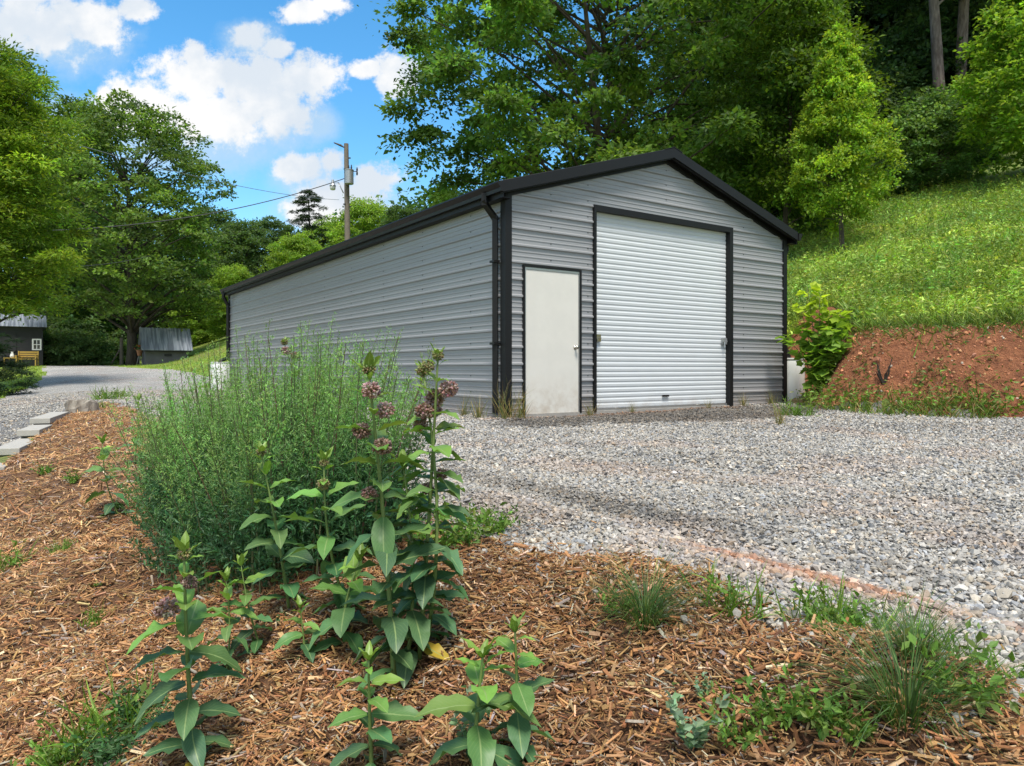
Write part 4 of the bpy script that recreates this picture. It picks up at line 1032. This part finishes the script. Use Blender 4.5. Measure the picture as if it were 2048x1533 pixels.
# ------------------------------------------------------------------ trees
def tree_meshes(seed, Ht, Rc, zb, npuff, nleaf, ls, pal, shape='round', puff=.9, trunk_r=.22, barkc=(.12, .095, .07), flat=.55, fork=1, wob=.5, vs=.18, squash=(1, 1), leafw=.62, lean=(0, 0)):
    r = np.random.default_rng(seed); mb = MB(); pal = np.array(pal)
    zt = zb+(Ht-zb)*(.9 if shape in ('cone', 'pine') else .62)
    ln = np.array((lean[0], lean[1], 0))
    def axis(z): f = z/Ht; return np.array((wob*.4*sin(2.3*f+seed), wob*.4*sin(1.9*f+seed*2), z))+ln*f*f
    stems = [(0, 0)] if fork == 1 else [(cos(2*pi*i/fork+seed), sin(2*pi*i/fork+seed)) for i in range(fork)]
    zs = np.linspace(-.25, zt, 10)
    zf = zb+.12*(Ht-zb)
    for (fx, fy) in stems:
        pts = np.array([axis(z)+np.array((fx, fy, 0))*(max(0, z-zf*.6)*.22+(trunk_r*.3 if fork > 1 else 0)) for z in zs]); rad = trunk_r*(1-.78*np.clip(zs/zt, 0, 1))*(1 if fork == 1 else .72); rad[0] *= 1.5; rad[1] *= 1.1
        mb.tube(pts, rad, 9, barkc)
    cen = []; 
    for i in range(npuff):
        t = (i+r.uniform(0, 1))/npuff
        if shape == 'round': pr = sqrt(max(.02, 1-(abs(t-.42)/.6)**2.2))
        elif shape == 'cone': pr = .10+1.05*(1-t)**.8*min(1, .5+t*2.2)
        elif shape == 'pine': pr = .1+.9*(1-t)**.8*(.6+.5*r.uniform())
        elif shape == 'tall': pr = sqrt(max(.03, 1-(abs(t-.45)/.62)**2))*(.4+.7*r.uniform())
        rr = Rc*pr*(.25+.75*r.uniform()**.55); a = i*2.39996+r.normal(0, .35); z = zb+t*(Ht-zb)
        c = axis(z)+np.array((rr*cos(a)*squash[0], rr*sin(a)*squash[1], r.normal(0, .25)))
        cen.append((c, rr/Rc, t))
        # limb
        if rr > .15*Rc and (r.uniform() < .26 or npuff < 70):
            z0 = max(zb*.6, min(zt, z-rr*r.uniform(.35, .75) if shape not in ('pine', 'cone') else z-rr*.25)); s = axis(z0)
            mid = s*.45+c*.55+np.array((0, 0, rr*.08)); q = trunk_r*(.34 if shape != 'pine' else .2)*(1-.6*z0/Ht)
            mb.tube([s, s*.75+mid*.25, mid, c], [q, q*.75, q*.45, q*.15], 5, barkc, False)
    C = np.array([c for c, _, _ in cen]); n = npuff*nleaf
    pi_ = np.repeat(np.arange(npuff), nleaf)
    # a bough: leaves on a flattened dome, ragged at the rim
    D = r.normal(0, 1, (n, 3)); D = norm(D); D[:, 2] = np.where(D[:, 2] < -.25, -D[:, 2]*.7, D[:, 2])
    ps = puff*np.exp(r.normal(0, .28, npuff))*(1.0 if shape in ('round', 'tall') else 1-.55*np.array([t for _, _, t in cen]))
    rad = ps[pi_]*r.uniform(.05, 1, n)**.42*np.exp(r.normal(0, .12, n))
    P = C[pi_]+D*rad[:, None]*np.array((1, 1, flat))
    out = C[pi_]-np.stack([0*C[pi_, 0], 0*C[pi_, 0], C[pi_, 2]], 1); tilt = r.normal(0, .18, (npuff, 2))
    P[:, 2] -= .22*np.linalg.norm((P-C[pi_])[:, :2], axis=1)**1.3+((P-C[pi_])[:, :2]*tilt[pi_]).sum(1)
    d = D*np.array((1, 1, .35))+r.normal(0, .5, (n, 3)); d[:, 2] -= .25
    up = r.normal(0, .5, (n, 3))+D*.9; up[:, 2] += .6
    L = ls*np.exp(r.normal(0, .22, n))
    tone = np.exp(r.normal(0, vs, (npuff, 1))); mixv = r.uniform(0, 1, (npuff, 1)); base = pal[0]*(1-mixv)+pal[1]*mixv
    c = jit((base*tone)[pi_], n, .07, .2, r)
    if len(pal) > 2:
        k = r.uniform(0, 1, n) < .12; c[k] = jit(pal[2], k.sum(), .06, .15, r)
    V, fs = inst(DI, [DIF], P, d, up, np.stack([L, L*leafw, L], 1))
    me = raw_mesh('crown', V, fs, np.repeat(c, 4, 0))
    Vt = np.concatenate(mb.V); mt = raw_mesh('trunk', Vt, [np.array(f) for f in mb.F.values()], np.concatenate(mb.C), None, True)
    me.materials.append(M['leaf']); mt.materials.append(M['bark'])
    return mt, me
def tree(ms, px, y, label, name='tree', group=None, dz=0, scale=1, rz=0, x=None, cat='tree'):
    X = (px-CX)/F*y if x is None else x
    z = float(zg(X, y)[0])+dz-.05; o = empty(name, (X, y, z), rz); o.scale = (scale,)*3 if np.ndim(scale) == 0 else scale; tag(o, label, cat, group)
    link('trunk', ms[0], None, o); link('crown', ms[1], None, o); return o
GD = ((.088, .18, .048), (.19, .295, .06))          # mid maple greens
BR = ((.18, .32, .045), (.32, .44, .055))             # bright young poplar greens
DK = ((.055, .11, .040), (.105, .17, .058))         # deep forest greens
YL = ((.13, .22, .03), (.25, .35, .036))             # yellowish walnut greens
BL_ = ((.05, .10, .04), (.085, .15, .05))
maple = tree_meshes(1, 17.5, 8.4, 3.0, 460, 330, .19, (GD[0], GD[1], (.12, .19, .025)), 'round', .95, .36, (.11, .085, .06), .5, fork=2, vs=.36)
tree(maple, 1205, 27.5, 'big dark green maple rising behind the garage roof', 'maple_tree', scale=(.95, .9, 1.0))
oak = tree_meshes(2, 15.5, 5.9, 3.2, 300, 170, .21, (DK[1], GD[1], (.09, .14, .03)), 'round', .95, .42, (.075, .062, .048), .52, fork=2, vs=.2)
tree(oak, 262, 44, 'large spreading tree with dark forked trunk beside the small shed', 'oak_tree', scale=(1.0, .9, 1.0))
poplar = tree_meshes(3, 6.3, 2.0, 1.25, 340, 130, .105, (BR[0], BR[1], (.30, .36, .03)), 'cone', .38, .09, (.13, .105, .08), 1.0, wob=.25)
tree(poplar, 1683, 21, 'bright green pointed young tree standing alone on the meadow', 'young_poplar_tree', scale=(.76, .85, .98))
poplar2 = tree_meshes(4, 9.5, 3.0, .9, 380, 120, .15, (BR[0], (.26, .39, .05), (.34, .44, .06)), 'cone', .52, .14, (.13, .105, .08), .95, wob=.3)
tree(poplar2, 2135, 23, 'tall bright leafy tree cut by the right picture edge', 'young_poplar_tree')
tree(poplar2, 1992, 29.5, 'paler bright tree between the round shrub and the right-edge tree', 'young_poplar_tree', scale=.56, rz=1.3)
ym = tree_meshes(5, 7.5, 2.6, 1.3, 150, 150, .14, ((.07, .135, .018), (.13, .2, .02)), 'round', .75, .1, (.10, .08, .06), .55)
tree(ym, 1577, 24, 'young yellow-green maple by the right end of the garage roof', 'young_maple_tree', scale=(.95, .95, 1.05))
tree(ym, 1610, 31, 'paler young maple behind the lone pointed tree', 'young_maple_tree', scale=1.15, rz=2)
walnut = tree_meshes(6, 11.6, 3.3, 2.9, 300, 330, .15, (YL[0], YL[1], (.3, .36, .03)), 'tall', .8, .25, (.1, .085, .07), .5, vs=.25, leafw=.34)
tree(walnut, -75, 24, 'yellow-green tree filling the left picture edge in front of the house', 'walnut_tree', scale=(1.12, 1, .98))
mid = tree_meshes(8, 15, 5.0, 1.5, 260, 160, .22, (GD[0], (.075, .135, .022)), 'round', 1.05, .3, (.09, .075, .06), .52)
def copy_tree(ms, px, y, label, group, **kw): return tree(ms, px, y, label, 'forest_tree', group, **kw)
WL = 'trees of the wood beyond the lawn'; WR = 'trees of the wood above the meadow'
tree(mid, 90, 53, 'mid green tree behind the house, right of the yellow-green tree', 'forest_tree', WL, scale=(.95, 1, 1.15))
airy = tree_meshes(9, 20, 3.3, 8, 110, 120, .24, ((.07, .13, .03), (.11, .18, .035)), 'tall', .9, .2, (.1, .085, .07), .55)
tree(airy, 150, 57, 'loose light-crowned tree poking above the wood on the left', 'forest_tree', WL, scale=(1, 1, 1.05))
tree(airy, 28, 48, 'airy tall tree above the yellow-green tree at the left edge', 'forest_tree', WL, rz=2, scale=(1, 1, 1.02))
dk = tree_meshes(10, 16, 4.8, .8, 250, 150, .26, (DK[0], DK[1]), 'round', 1.15, .26, (.06, .05, .04), .52)
dk2 = tree_meshes(12, 13, 4.6, .6, 230, 150, .26, (DK[1], BL_[1]), 'round', 1.1, .24, (.07, .06, .05), .52)
lt = tree_meshes(13, 10, 4.2, .5, 220, 170, .22, ((.16, .28, .045), (.27, .38, .055)), 'round', 1.0, .2, (.09, .075, .06), .52)
for i, (ms, px, y, sc, rz, lab) in enumerate((
        (dk, 60, 62, 1.0, .3, 'dark wood tree right behind the black house roof'), (dk, 165, 66, .9, 1.7, 'dark wood tree left of the forked trunk'),
        (dk2, 215, 72, 1.25, 2.9, 'blue-green wood tree showing just left of the spreading crown'), (dk, 330, 62, .72, 4.1, 'dark wood tree directly behind the small shed'),
        (dk2, 420, 70, .95, .9, 'dark wood tree at the right shoulder of the spreading crown'), (dk2, 480, 64, .72, 5.2, 'rounded wood tree above the far end of the garage eave'),
        (dk2, 545, 78, .78, 3.3, 'small round wood tree left of the lone pine'), (lt, 655, 74, .8, 1.1, 'light green tree behind the lone pine'),
        (lt, 600, 58, .62, 2.2, 'bright green bushy tree just over the garage eave'), (lt, 735, 50, .66, 4.0, 'bright bushy tree right of the utility pole'),
        (dk2, 812, 44, .40, 1.9, 'dark bushy tree below the left boughs of the maple'), (dk, -130, 55, 1.0, 2.2, 'dark wood tree beyond the left picture edge'), (lt, 395, 58, .5, .2, 'light green tree on top of the far lawn slope'),
        (lt, 470, 54, .5, 3.3, 'light green tree low at the far corner of the garage'), (dk, 250, 85, 1.0, 5, 'farthest dark wood tree behind the spreading crown'))):
    copy_tree(ms, px, y, lab, WL, scale=sc, rz=rz)
pine = tree_meshes(14, 13.5, 3.9, 2.5, 130, 150, .22, ((.022, .045, .022), (.04, .065, .03)), 'pine', .62, .2, (.07, .055, .045), .35, leafw=.18)
tree(pine, 620, 66, 'lone dark pine with open layered crown left of the utility pole', 'pine_tree', scale=(1.05, 1.0, .80))
# wood on the hill at the right: tall pines and oaks with bare lower trunks
tp = tree_meshes(15, 26, 5.2, 9.0, 230, 170, .25, (DK[0], (.05, .085, .026)), 'tall', 1.15, .3, (.26, .20, .17), .45, vs=.25, lean=(-2.2, 0))
tp2 = tree_meshes(16, 23, 5.6, 4.5, 300, 160, .25, (DK[0], (.045, .08, .024)), 'tall', 1.2, .26, (.15, .115, .10), .5, vs=.25)
for (ms, px, y, sc, rz, lab) in ((tp, 1872, 31.5, .95, 0, 'tall wood tree with crooked bare trunk above the round shrub'), (tp, 1930, 32.5, 1.0, 3.6, 'tall wood tree with leaning bare trunk near the right edge'),
        (tp2, 1560, 44, .95, .4, 'dark wood tree at the right shoulder of the big maple'), (tp2, 1680, 47, 1.0, 1.9, 'dark wood tree behind the lone pointed tree'), (tp2, 1790, 54, .8, 3.1, 'dark wood tree in the gap right of the lone pointed tree'),
        (tp2, 2040, 42, 1.0, 4.4, 'dark wood tree behind the right-edge bright tree'), (tp2, 2150, 38, 1.0, 5.5, 'dark wood tree beyond the right picture edge'), (tp, 1745, 43, 1.0, 4.2, 'slim dark wood tree with pale sky behind its crown'),
        (tp2, 1420, 47, .85, 2.4, 'dark wood tree hidden behind the big maple crown')):
    copy_tree(ms, px, y, lab, WR, scale=sc, rz=rz)
us = tree_meshes(17, 4.6, 2.6, .15, 130, 130, .20, (DK[0], DK[1]), 'round', .8, .08, (.06, .05, .04), .6)
for (px, y, sc, lab) in ((1700, 36, 1.25, 'dark thicket behind the lone pointed tree'), (1760, 33, 1.0, 'dark thicket right of the lone pointed tree'), (1815, 36, 1.3, 'dark thicket left of the round shrub'), (1885, 38, 1.5, 'dark thicket behind the round shrub'), (1960, 36, 1.3, 'dark thicket below the leaning trunk'), (2040, 33, 1.1, 'dark thicket under the right-edge tree'), (1640, 38, 1.3, 'dark thicket behind the young maples'), (1560, 40, 1.4, 'dark thicket behind the roof end'), (2120, 34, 1.4, 'dark thicket beyond the right edge'), (1480, 42, 1.5, 'dark thicket behind the maple trunk'), (1740, 44, 2.0, 'deep dark thicket at the back of the gap'), (1860, 46, 2.0, 'deep dark thicket behind the crooked trunk'), (1990, 45, 2.0, 'deep dark thicket behind the leaning trunk')):
    tree(us, px, y, lab, 'thicket', 'dark thickets at the wood edge', scale=sc, rz=px*.37, cat='shrub')
rs = tree_meshes(18, 3.1, 1.7, .1, 130, 130, .12, ((.09, .18, .055), (.17, .27, .08)), 'round', .5, .05, (.08, .06, .05), .6)
tree(rs, 1872, 27.5, 'round blue-green shrub at the top edge of the meadow', 'round_shrub', scale=(1.1, 1, 1.1), cat='shrub')
tree(rs, 1762, 28.5, 'low round shrub at the meadow edge right of the lone pointed tree', 'round_shrub', scale=.6, rz=2, cat='shrub')
tree(rs, 1630, 25.5, 'low shrub under the young yellow-green maple', 'round_shrub', scale=.55, rz=1, cat='shrub')
bs = tree_meshes(19, 1.7, 1.5, .05, 80, 120, .14, ((.09, .16, .06), (.16, .24, .09)), 'round', .5, .04, (.08, .06, .05), .6)
for (px, y, sc, lab) in ((178, 46, .95, 'pale round bush by the far bend of the drive'), (118, 46, .9, 'pale bush beside the black house corner'), (140, 50, 1.5, 'taller green bush behind the pale bushes'), (215, 52, 1.2, 'green bush beside the braced fence post'), (95, 47, 1.4, 'tall weedy bush at the black house corner')):
    tree(bs, px, y, lab, 'bush', 'bushes along the far drive', scale=sc, rz=px, cat='bush')
fs_ = tree_meshes(20, 3.2, 1.3, .1, 120, 130, .11, ((.018, .04, .02), (.035, .06, .028)), 'cone', .4, .06, (.06, .05, .04), .5, leafw=.25)
tree(fs_, -28, 21, 'small dark evergreen at the left edge beside the grass verge', 'evergreen_shrub', scale=(.95, .9, .62), cat='shrub')
def far_wood():
    # the wood goes on behind the trees one can tell apart
    parts = []
    for i in range(95):
        a = rng.uniform(-56, 50) if i < 70 else rng.uniform(14, 52); y = rng.uniform(82, 108) if a < 12 else rng.uniform(50, 75); x = y*math.tan(R(a)); z = float(hs(x, y)); ht = rng.uniform(7, 13) if a < 12 else rng.uniform(5, 12)
        n = 620; D = norm(rng.normal(0, 1, (n, 3))); D[:, 2] = abs(D[:, 2]); P = np.array((x, y, z))+D*np.array((4.2, 3.5, ht))*rng.uniform(.6, 1, (n, 1))
        parts.append(leaflets(P, rng.uniform(.5, .95, n), .7, jit(np.array(DK[rng.integers(0, 2)])*rng.uniform(.8, 1.5), n, .07, .22), .6))
    V, fs, C, U = join(parts); o = link('far_wood', raw_mesh('far_wood', V, fs, C), M['leaf']); tag(o, 'continuous dark woodland closing the view behind the separate trees', 'wood', kind='stuff')
far_wood()

# ------------------------------------------------------------------ far buildings, pole, wires
M['wood'] = plain('weathered pole wood', (.20, .165, .135), .9, 0, .4, 6, .01, 40)
M['blk'] = plain('black stained boards', (.022, .022, .025), .7, 0, .3, 5)
M['whitep'] = plain('white paint', (.75, .75, .73), .5)
M['yel'] = plain('mustard paint', (.42, .27, .05), .5)
M['cblock'] = plain('painted grey block', (.12, .12, .13), .9, 0, .35, 3, .01, 20)
M['glass'] = mat('dark window glass', lambda k: bsdf(k, Base_Color=(.02, .025, .03), Roughness=.08))
M['lampglass'] = mat('frosted lamp glass', lambda k: bsdf(k, Base_Color=(.62, .62, .58), Roughness=.3))
def shed_roof_m():
    def b(k):
        P = k.new('ShaderNodeTexCoord').outputs['Object']; x = k.new('ShaderNodeSeparateXYZ', {}, i0=P).outputs[0]
        n = k.noise(k.vm('MULTIPLY', P, (7, .4, .4)), 1.4, 4); return bsdf(k, Base_Color=k.mix(k.ss(n, .4, .6), (.36, .39, .44), (.17, .19, .23)), Roughness=.45, Metallic=.3)
    return mat('aged tin', b)
M['tin'] = shed_roof_m()
def shed():
    p = at(330, 733, 43.5); z = float(zg(p[0], p[1])[0]); r = empty('small_shed', (p[0], p[1], z), .56); tag(r, 'low grey block shed with steep ribbed tin roof beside the forked tree', 'shed')
    mb = MB(); mb.box((-1.15, -1.0, -.2), (1.15, 1.0, .82)); mb.prism([(-1.15, -1.0, .82), (-1.15, 1.0, .82), (-1.15, 0, 1.85)], (2.3, 0, 0)); mb.build('wall', M['cblock'], r)
    mb = MB(); ze, zr = .74, 2.08
    for sg in (-1, 1):
        N = 27; xs = np.linspace(-1.36, 1.36, N)
        for i in range(N-1):
            if i % 3 == 0:
                mb.prism([(xs[i], sg*1.22, ze+.0), (xs[i]+.05, sg*1.22, ze), (xs[i]+.05, sg*1.22, ze+.05), (xs[i], sg*1.22, ze+.05)], (0, -sg*1.22, zr-ze))
        mb.prism([(-1.38, sg*1.24, ze-.02), (1.38, sg*1.24, ze-.02), (1.38, sg*1.24, ze+.01), (-1.38, sg*1.24, ze+.01)], (0, -sg*1.24, zr-ze))
    mb.build('roof', M['tin'], r)
    mb = MB(); mb.box((-.15, -1.03, .38), (.25, -1.004, .52)); mb.build('vent', M['blk'], r)
    mb = MB()
    mb.box((-1.3, -1.18, .64), (1.3, -1.1, .71)); mb.build('fascia', M['blk'], r)
shed()
def house():
    p = at(86, 722, 44); z = float(zg(p[0], p[1])[0]); r = empty('black_house', (p[0], p[1], z), .6); tag(r, 'black boarded house with white window and pale tin roof behind the yellow bench', 'house')
    mb = MB(); mb.box((-6.2, 0, -.3), (0, 3.6, 2.35)); mb.build('wall', M['blk'], r)
    mb = MB(); mb.prism([(.2, -.35, 2.33), (.2, 3.9, 2.33), (.2, 1.8, 3.2)], (-6.7, 0, 0)); mb.build('roof', M['tin'], r)
    w = MB(); X = .22
    for (a, b) in (((-.78, -.05, .93), (-.70, -.003, 1.62)), ((-.38, -.05, .93), (-.30, -.003, 1.62)), ((-.70, -.05, 1.54), (-.38, -.003, 1.62)), ((-.70, -.05, .93), (-.38, -.003, 1.0)), ((-.56, -.04, 1.0), (-.52, -.003, 1.54)), ((-.70, -.038, 1.25), (-.38, -.0031, 1.29))): w.box((a[0]+X, a[1], a[2]), (b[0]+X, b[1], b[2]))
    win = w.build('window', M['whitep'], r); g = MB(); g.box((-.70+X, -.012, 1.0), (-.38+X, -.002, 1.54)); g.build('pane', M['glass'], win)
    d = MB(); d.box((-2.2, -.04, .05), (-1.35, -.002, 1.95)); d.build('door', M['blk'], r)
    b = MB(); b.tube([(-2.2, -.06, .1), (-1.35, -.06, .9)], .03, 4); b.tube([(-1.35, -.055, .1), (-2.2, -.055, .9)], .03, 4); b.build('brace', M['trim'], r)
    q = at(54, 721, 42.5); zb = float(zg(q[0], q[1])[0]); o = empty('garden_bench', (q[0], q[1], zb), .3); tag(o, 'mustard yellow slatted garden bench outside the black house', 'bench')
    mb = MB()
    for y in (-.2, -.07, .06, .19): mb.box((-.53, y, .42), (.53, y+.1, .46))
    mb.build('seat', M['yel'], o)
    mb = MB()
    for z_ in (.55, .68, .81): mb.box((-.53, .27, z_), (.53, .30, z_+.09))
    mb.build('backrest', M['yel'], o)
    for x in (-.5, .5):
        for y in (-.2, .26): mb = MB(); mb.box((x-.03, y-.03, 0), (x+.03, y+.03, .41 if y < 0 else .92)); mb.build('leg', M['yel'], o)
        mb = MB(); mb.box((x-.035, -.24, .62), (x+.035, .23, .66)); mb.box((x-.03, -.23, .462), (x+.03, -.17, .619)); mb.build('armrest', M['yel'], o)
    q = at(26, 721, 42.3); o = empty('garden_table', (q[0], q[1], float(zg(q[0], q[1])[0]))); tag(o, 'small mustard yellow table left of the bench', 'table')
    mb = MB(); mb.box((-.4, -.25, .5), (.4, .25, .54)); mb.build('tabletop', M['yel'], o)
    for x in (-.36, .36):
        for y in (-.21, .21): mb = MB(); mb.box((x-.025, y-.025, 0), (x+.025, y+.025, .5)); mb.build('leg', M['yel'], o)
    mb = MB(); mb.lathe([(.1, 0), (.12, .1), (.08, .22), (.05, .3), (.07, .34)], 12); q2 = np.array(o.location); l = mb.build('lantern', M['whitep'], None, True, (q2[0]-.05, q2[1], q2[2]+.54)); tag(l, 'white lantern standing on the yellow table', 'lantern')
house()
def post():
    p = at(243, 728, 46); z = float(zg(p[0], p[1])[0]); r = empty('fence_post', (p[0], p[1], z)); tag(r, 'grey wooden fence post with slanted brace left of the forked tree', 'post')
    mb = MB(); mb.tube([(0, 0, -.2), (0, 0, 1.75)], [.12, .1], 10); mb.build('post', M['wood'], r)
    mb = MB(); mb.tube([(-.7, 0, .0), (-.08, 0, 1.05)], .05, 8); mb.build('brace', M['wood'], r)
    p = at(279, 732, 43); z = float(zg(p[0], p[1])[0]); o = empty('flower_pot', (p[0], p[1], z)); tag(o, 'flower pot on a stand against the forked trunk', 'pot')
    mb = MB(); mb.lathe([(.1, .55), (.17, .85), (.19, .86), (.19, .9), (.15, .9)], 14, col=(.35, .16, .08)); mb.build('pot', M['vc'], o)
    mb = MB()
    for a in (0, 2.1, 4.2): mb.tube([(.18*cos(a), .18*sin(a), 0), (.06*cos(a), .06*sin(a), .55)], .02, 5, (.3, .3, .3))
    mb.build('stand', M['vc'], o)
    r_ = np.random.default_rng(3); n = 90; P = np.stack([r_.normal(0, .14, n), r_.normal(0, .14, n), r_.uniform(.88, 1.25, n)], 1); c = jit((.1, .17, .04), n, .1, .2, r_); k = r_.uniform(0, 1, n) < .25; c[k] = (.5, .1, .03)
    V, fs, C, U = leaflets(P, r_.uniform(.08, .14, n), .6, c, .5, r_); link('flowers', raw_mesh('flowers', V, fs, C), M['weed'], o)
post()
PY = 38.0; pole_b = at(697, 500, PY); pole_t = at(692.5, 288, PY)
def pole():
    z0 = float(zg(pole_b[0], PY)[0]); r = empty('utility_pole', (pole_b[0], PY, z0)); o = np.array((pole_b[0], PY, z0)); tag(r, 'weathered wooden utility pole with transformer and lamp behind the garage', 'utility pole')
    T = pole_t-o; mb = MB(); mb.tube([(0, 0, -.3), T*.5, T], [.175, .15, .12], 12); mb.build('pole', M['wood'], r, True, angle=40)
    tz = at(699, 358, PY)-o
    mb = MB(); mb.lathe([(.22, -.36), (.235, -.35), (.235, .33), (.25, .34), (.25, .38), (.12, .42)], 18, (tz[0]+.05, -.32, tz[2])); mb.build('transformer', M['galv'], r, True, angle=35)
    mb = MB()
    for dx in (.12, -.02): mb.lathe([(.04, .38), (.06, .42), (.03, .46), (.055, .5), (.025, .54), (.04, .58), (.012, .66)], 10, (tz[0]+.05+dx, -.32, tz[2]))
    mb.lathe([(.035, -.2), (.05, -.1), (.03, 0), (.05, .1), (.02, .22)], 10, (tz[0]+.42, -.1, tz[2]+.36)); mb.tube([(tz[0]+.05, -.1, tz[2]+.36), (tz[0]+.42, -.1, tz[2]+.36)], .02, 6)
    mb.build('insulator', M['blackp'], r, True)
    lz = at(667, 372, PY)-o; az = at(688, 388, PY)-o
    mb = MB(); mb.tube([(az[0], -.12, az[2]), (az[0]-.1, -.14, az[2]+.22), (lz[0]+.3, -.16, lz[2]+.12), (lz[0]+.03, -.16, lz[2]+.1)], .028, 8); mb.build('lamp_arm', M['galv'], r, True)
    mb = MB(); mb.lathe([(.05, .28), (.07, .2), (.075, .1), (.1, .06), (.16, -.02), (.17, -.06), (.14, -.06)], 16, (lz[0], -.16, lz[2])); hd = mb.build('lamp_head', M['galv'], r, True, angle=45)
    mb = MB(); mb.lathe([(.14, -.07), (.15, -.14), (.13, -.24), (.1, -.26)], 16, (lz[0], -.16, lz[2])); mb.build('lamp_glass', M['lampglass'], hd, True)
    q = at(682, 293, PY)-o; mb = MB(); mb.tube([(T[0]-.1, -.1, T[2]-.22), (q[0], -.1, q[2]+.02), (q[0]-.35, -.1, q[2]+.16)], [.03, .06, .03], 8); mb.build('line_clamp', M['blackp'], r)
    mb = MB()
    for (px, py) in ((691, 340), (700, 318), (690, 410), (702, 415)): b_ = at(px, py, PY)-o; mb.box((b_[0]-.06, -.16, b_[2]-.03), (b_[0]+.06, -.1, b_[2]+.03))
    mb.build('bolt', M['blackp'], r)
pole()
M['wire'] = plain('black cable', (.05, .05, .055), .6); M['wirel'] = plain('bare aluminium cable', (.30, .31, .32), .45, .3)
def wire(a, b, sag, rad, m, label):
    a, b = np.array(a), np.array(b); f = np.linspace(0, 1, 40); P = a+(b-a)*f[:, None]; P[:, 2] -= sag*4*f*(1-f)
    mb = MB(); mb.tube(P-a, rad, 5); o = mb.build('power_line', M[m], None, True, a); tag(o, label, 'cable', 'cables running to the utility pole')
wire(at(690, 357, PY), at(90, 462, 30), .55, .022, 'wire', 'black service cable dropping from the transformer across the spreading tree')
wire(at(684, 292, PY), at(85, 268, 32), 0, .006, 'wirel', 'thin bare wire high over the trees to the pole top') if False else None
wire(at(678, 400, 60), at(60, 262, 26), .5, .017, 'wirel', 'pale bare cable slanting down over the trees from the upper left')
wire(at(300, 512, 40), at(100, 535, 30), .15, .014, 'wire', 'short low cable in front of the dark crown')
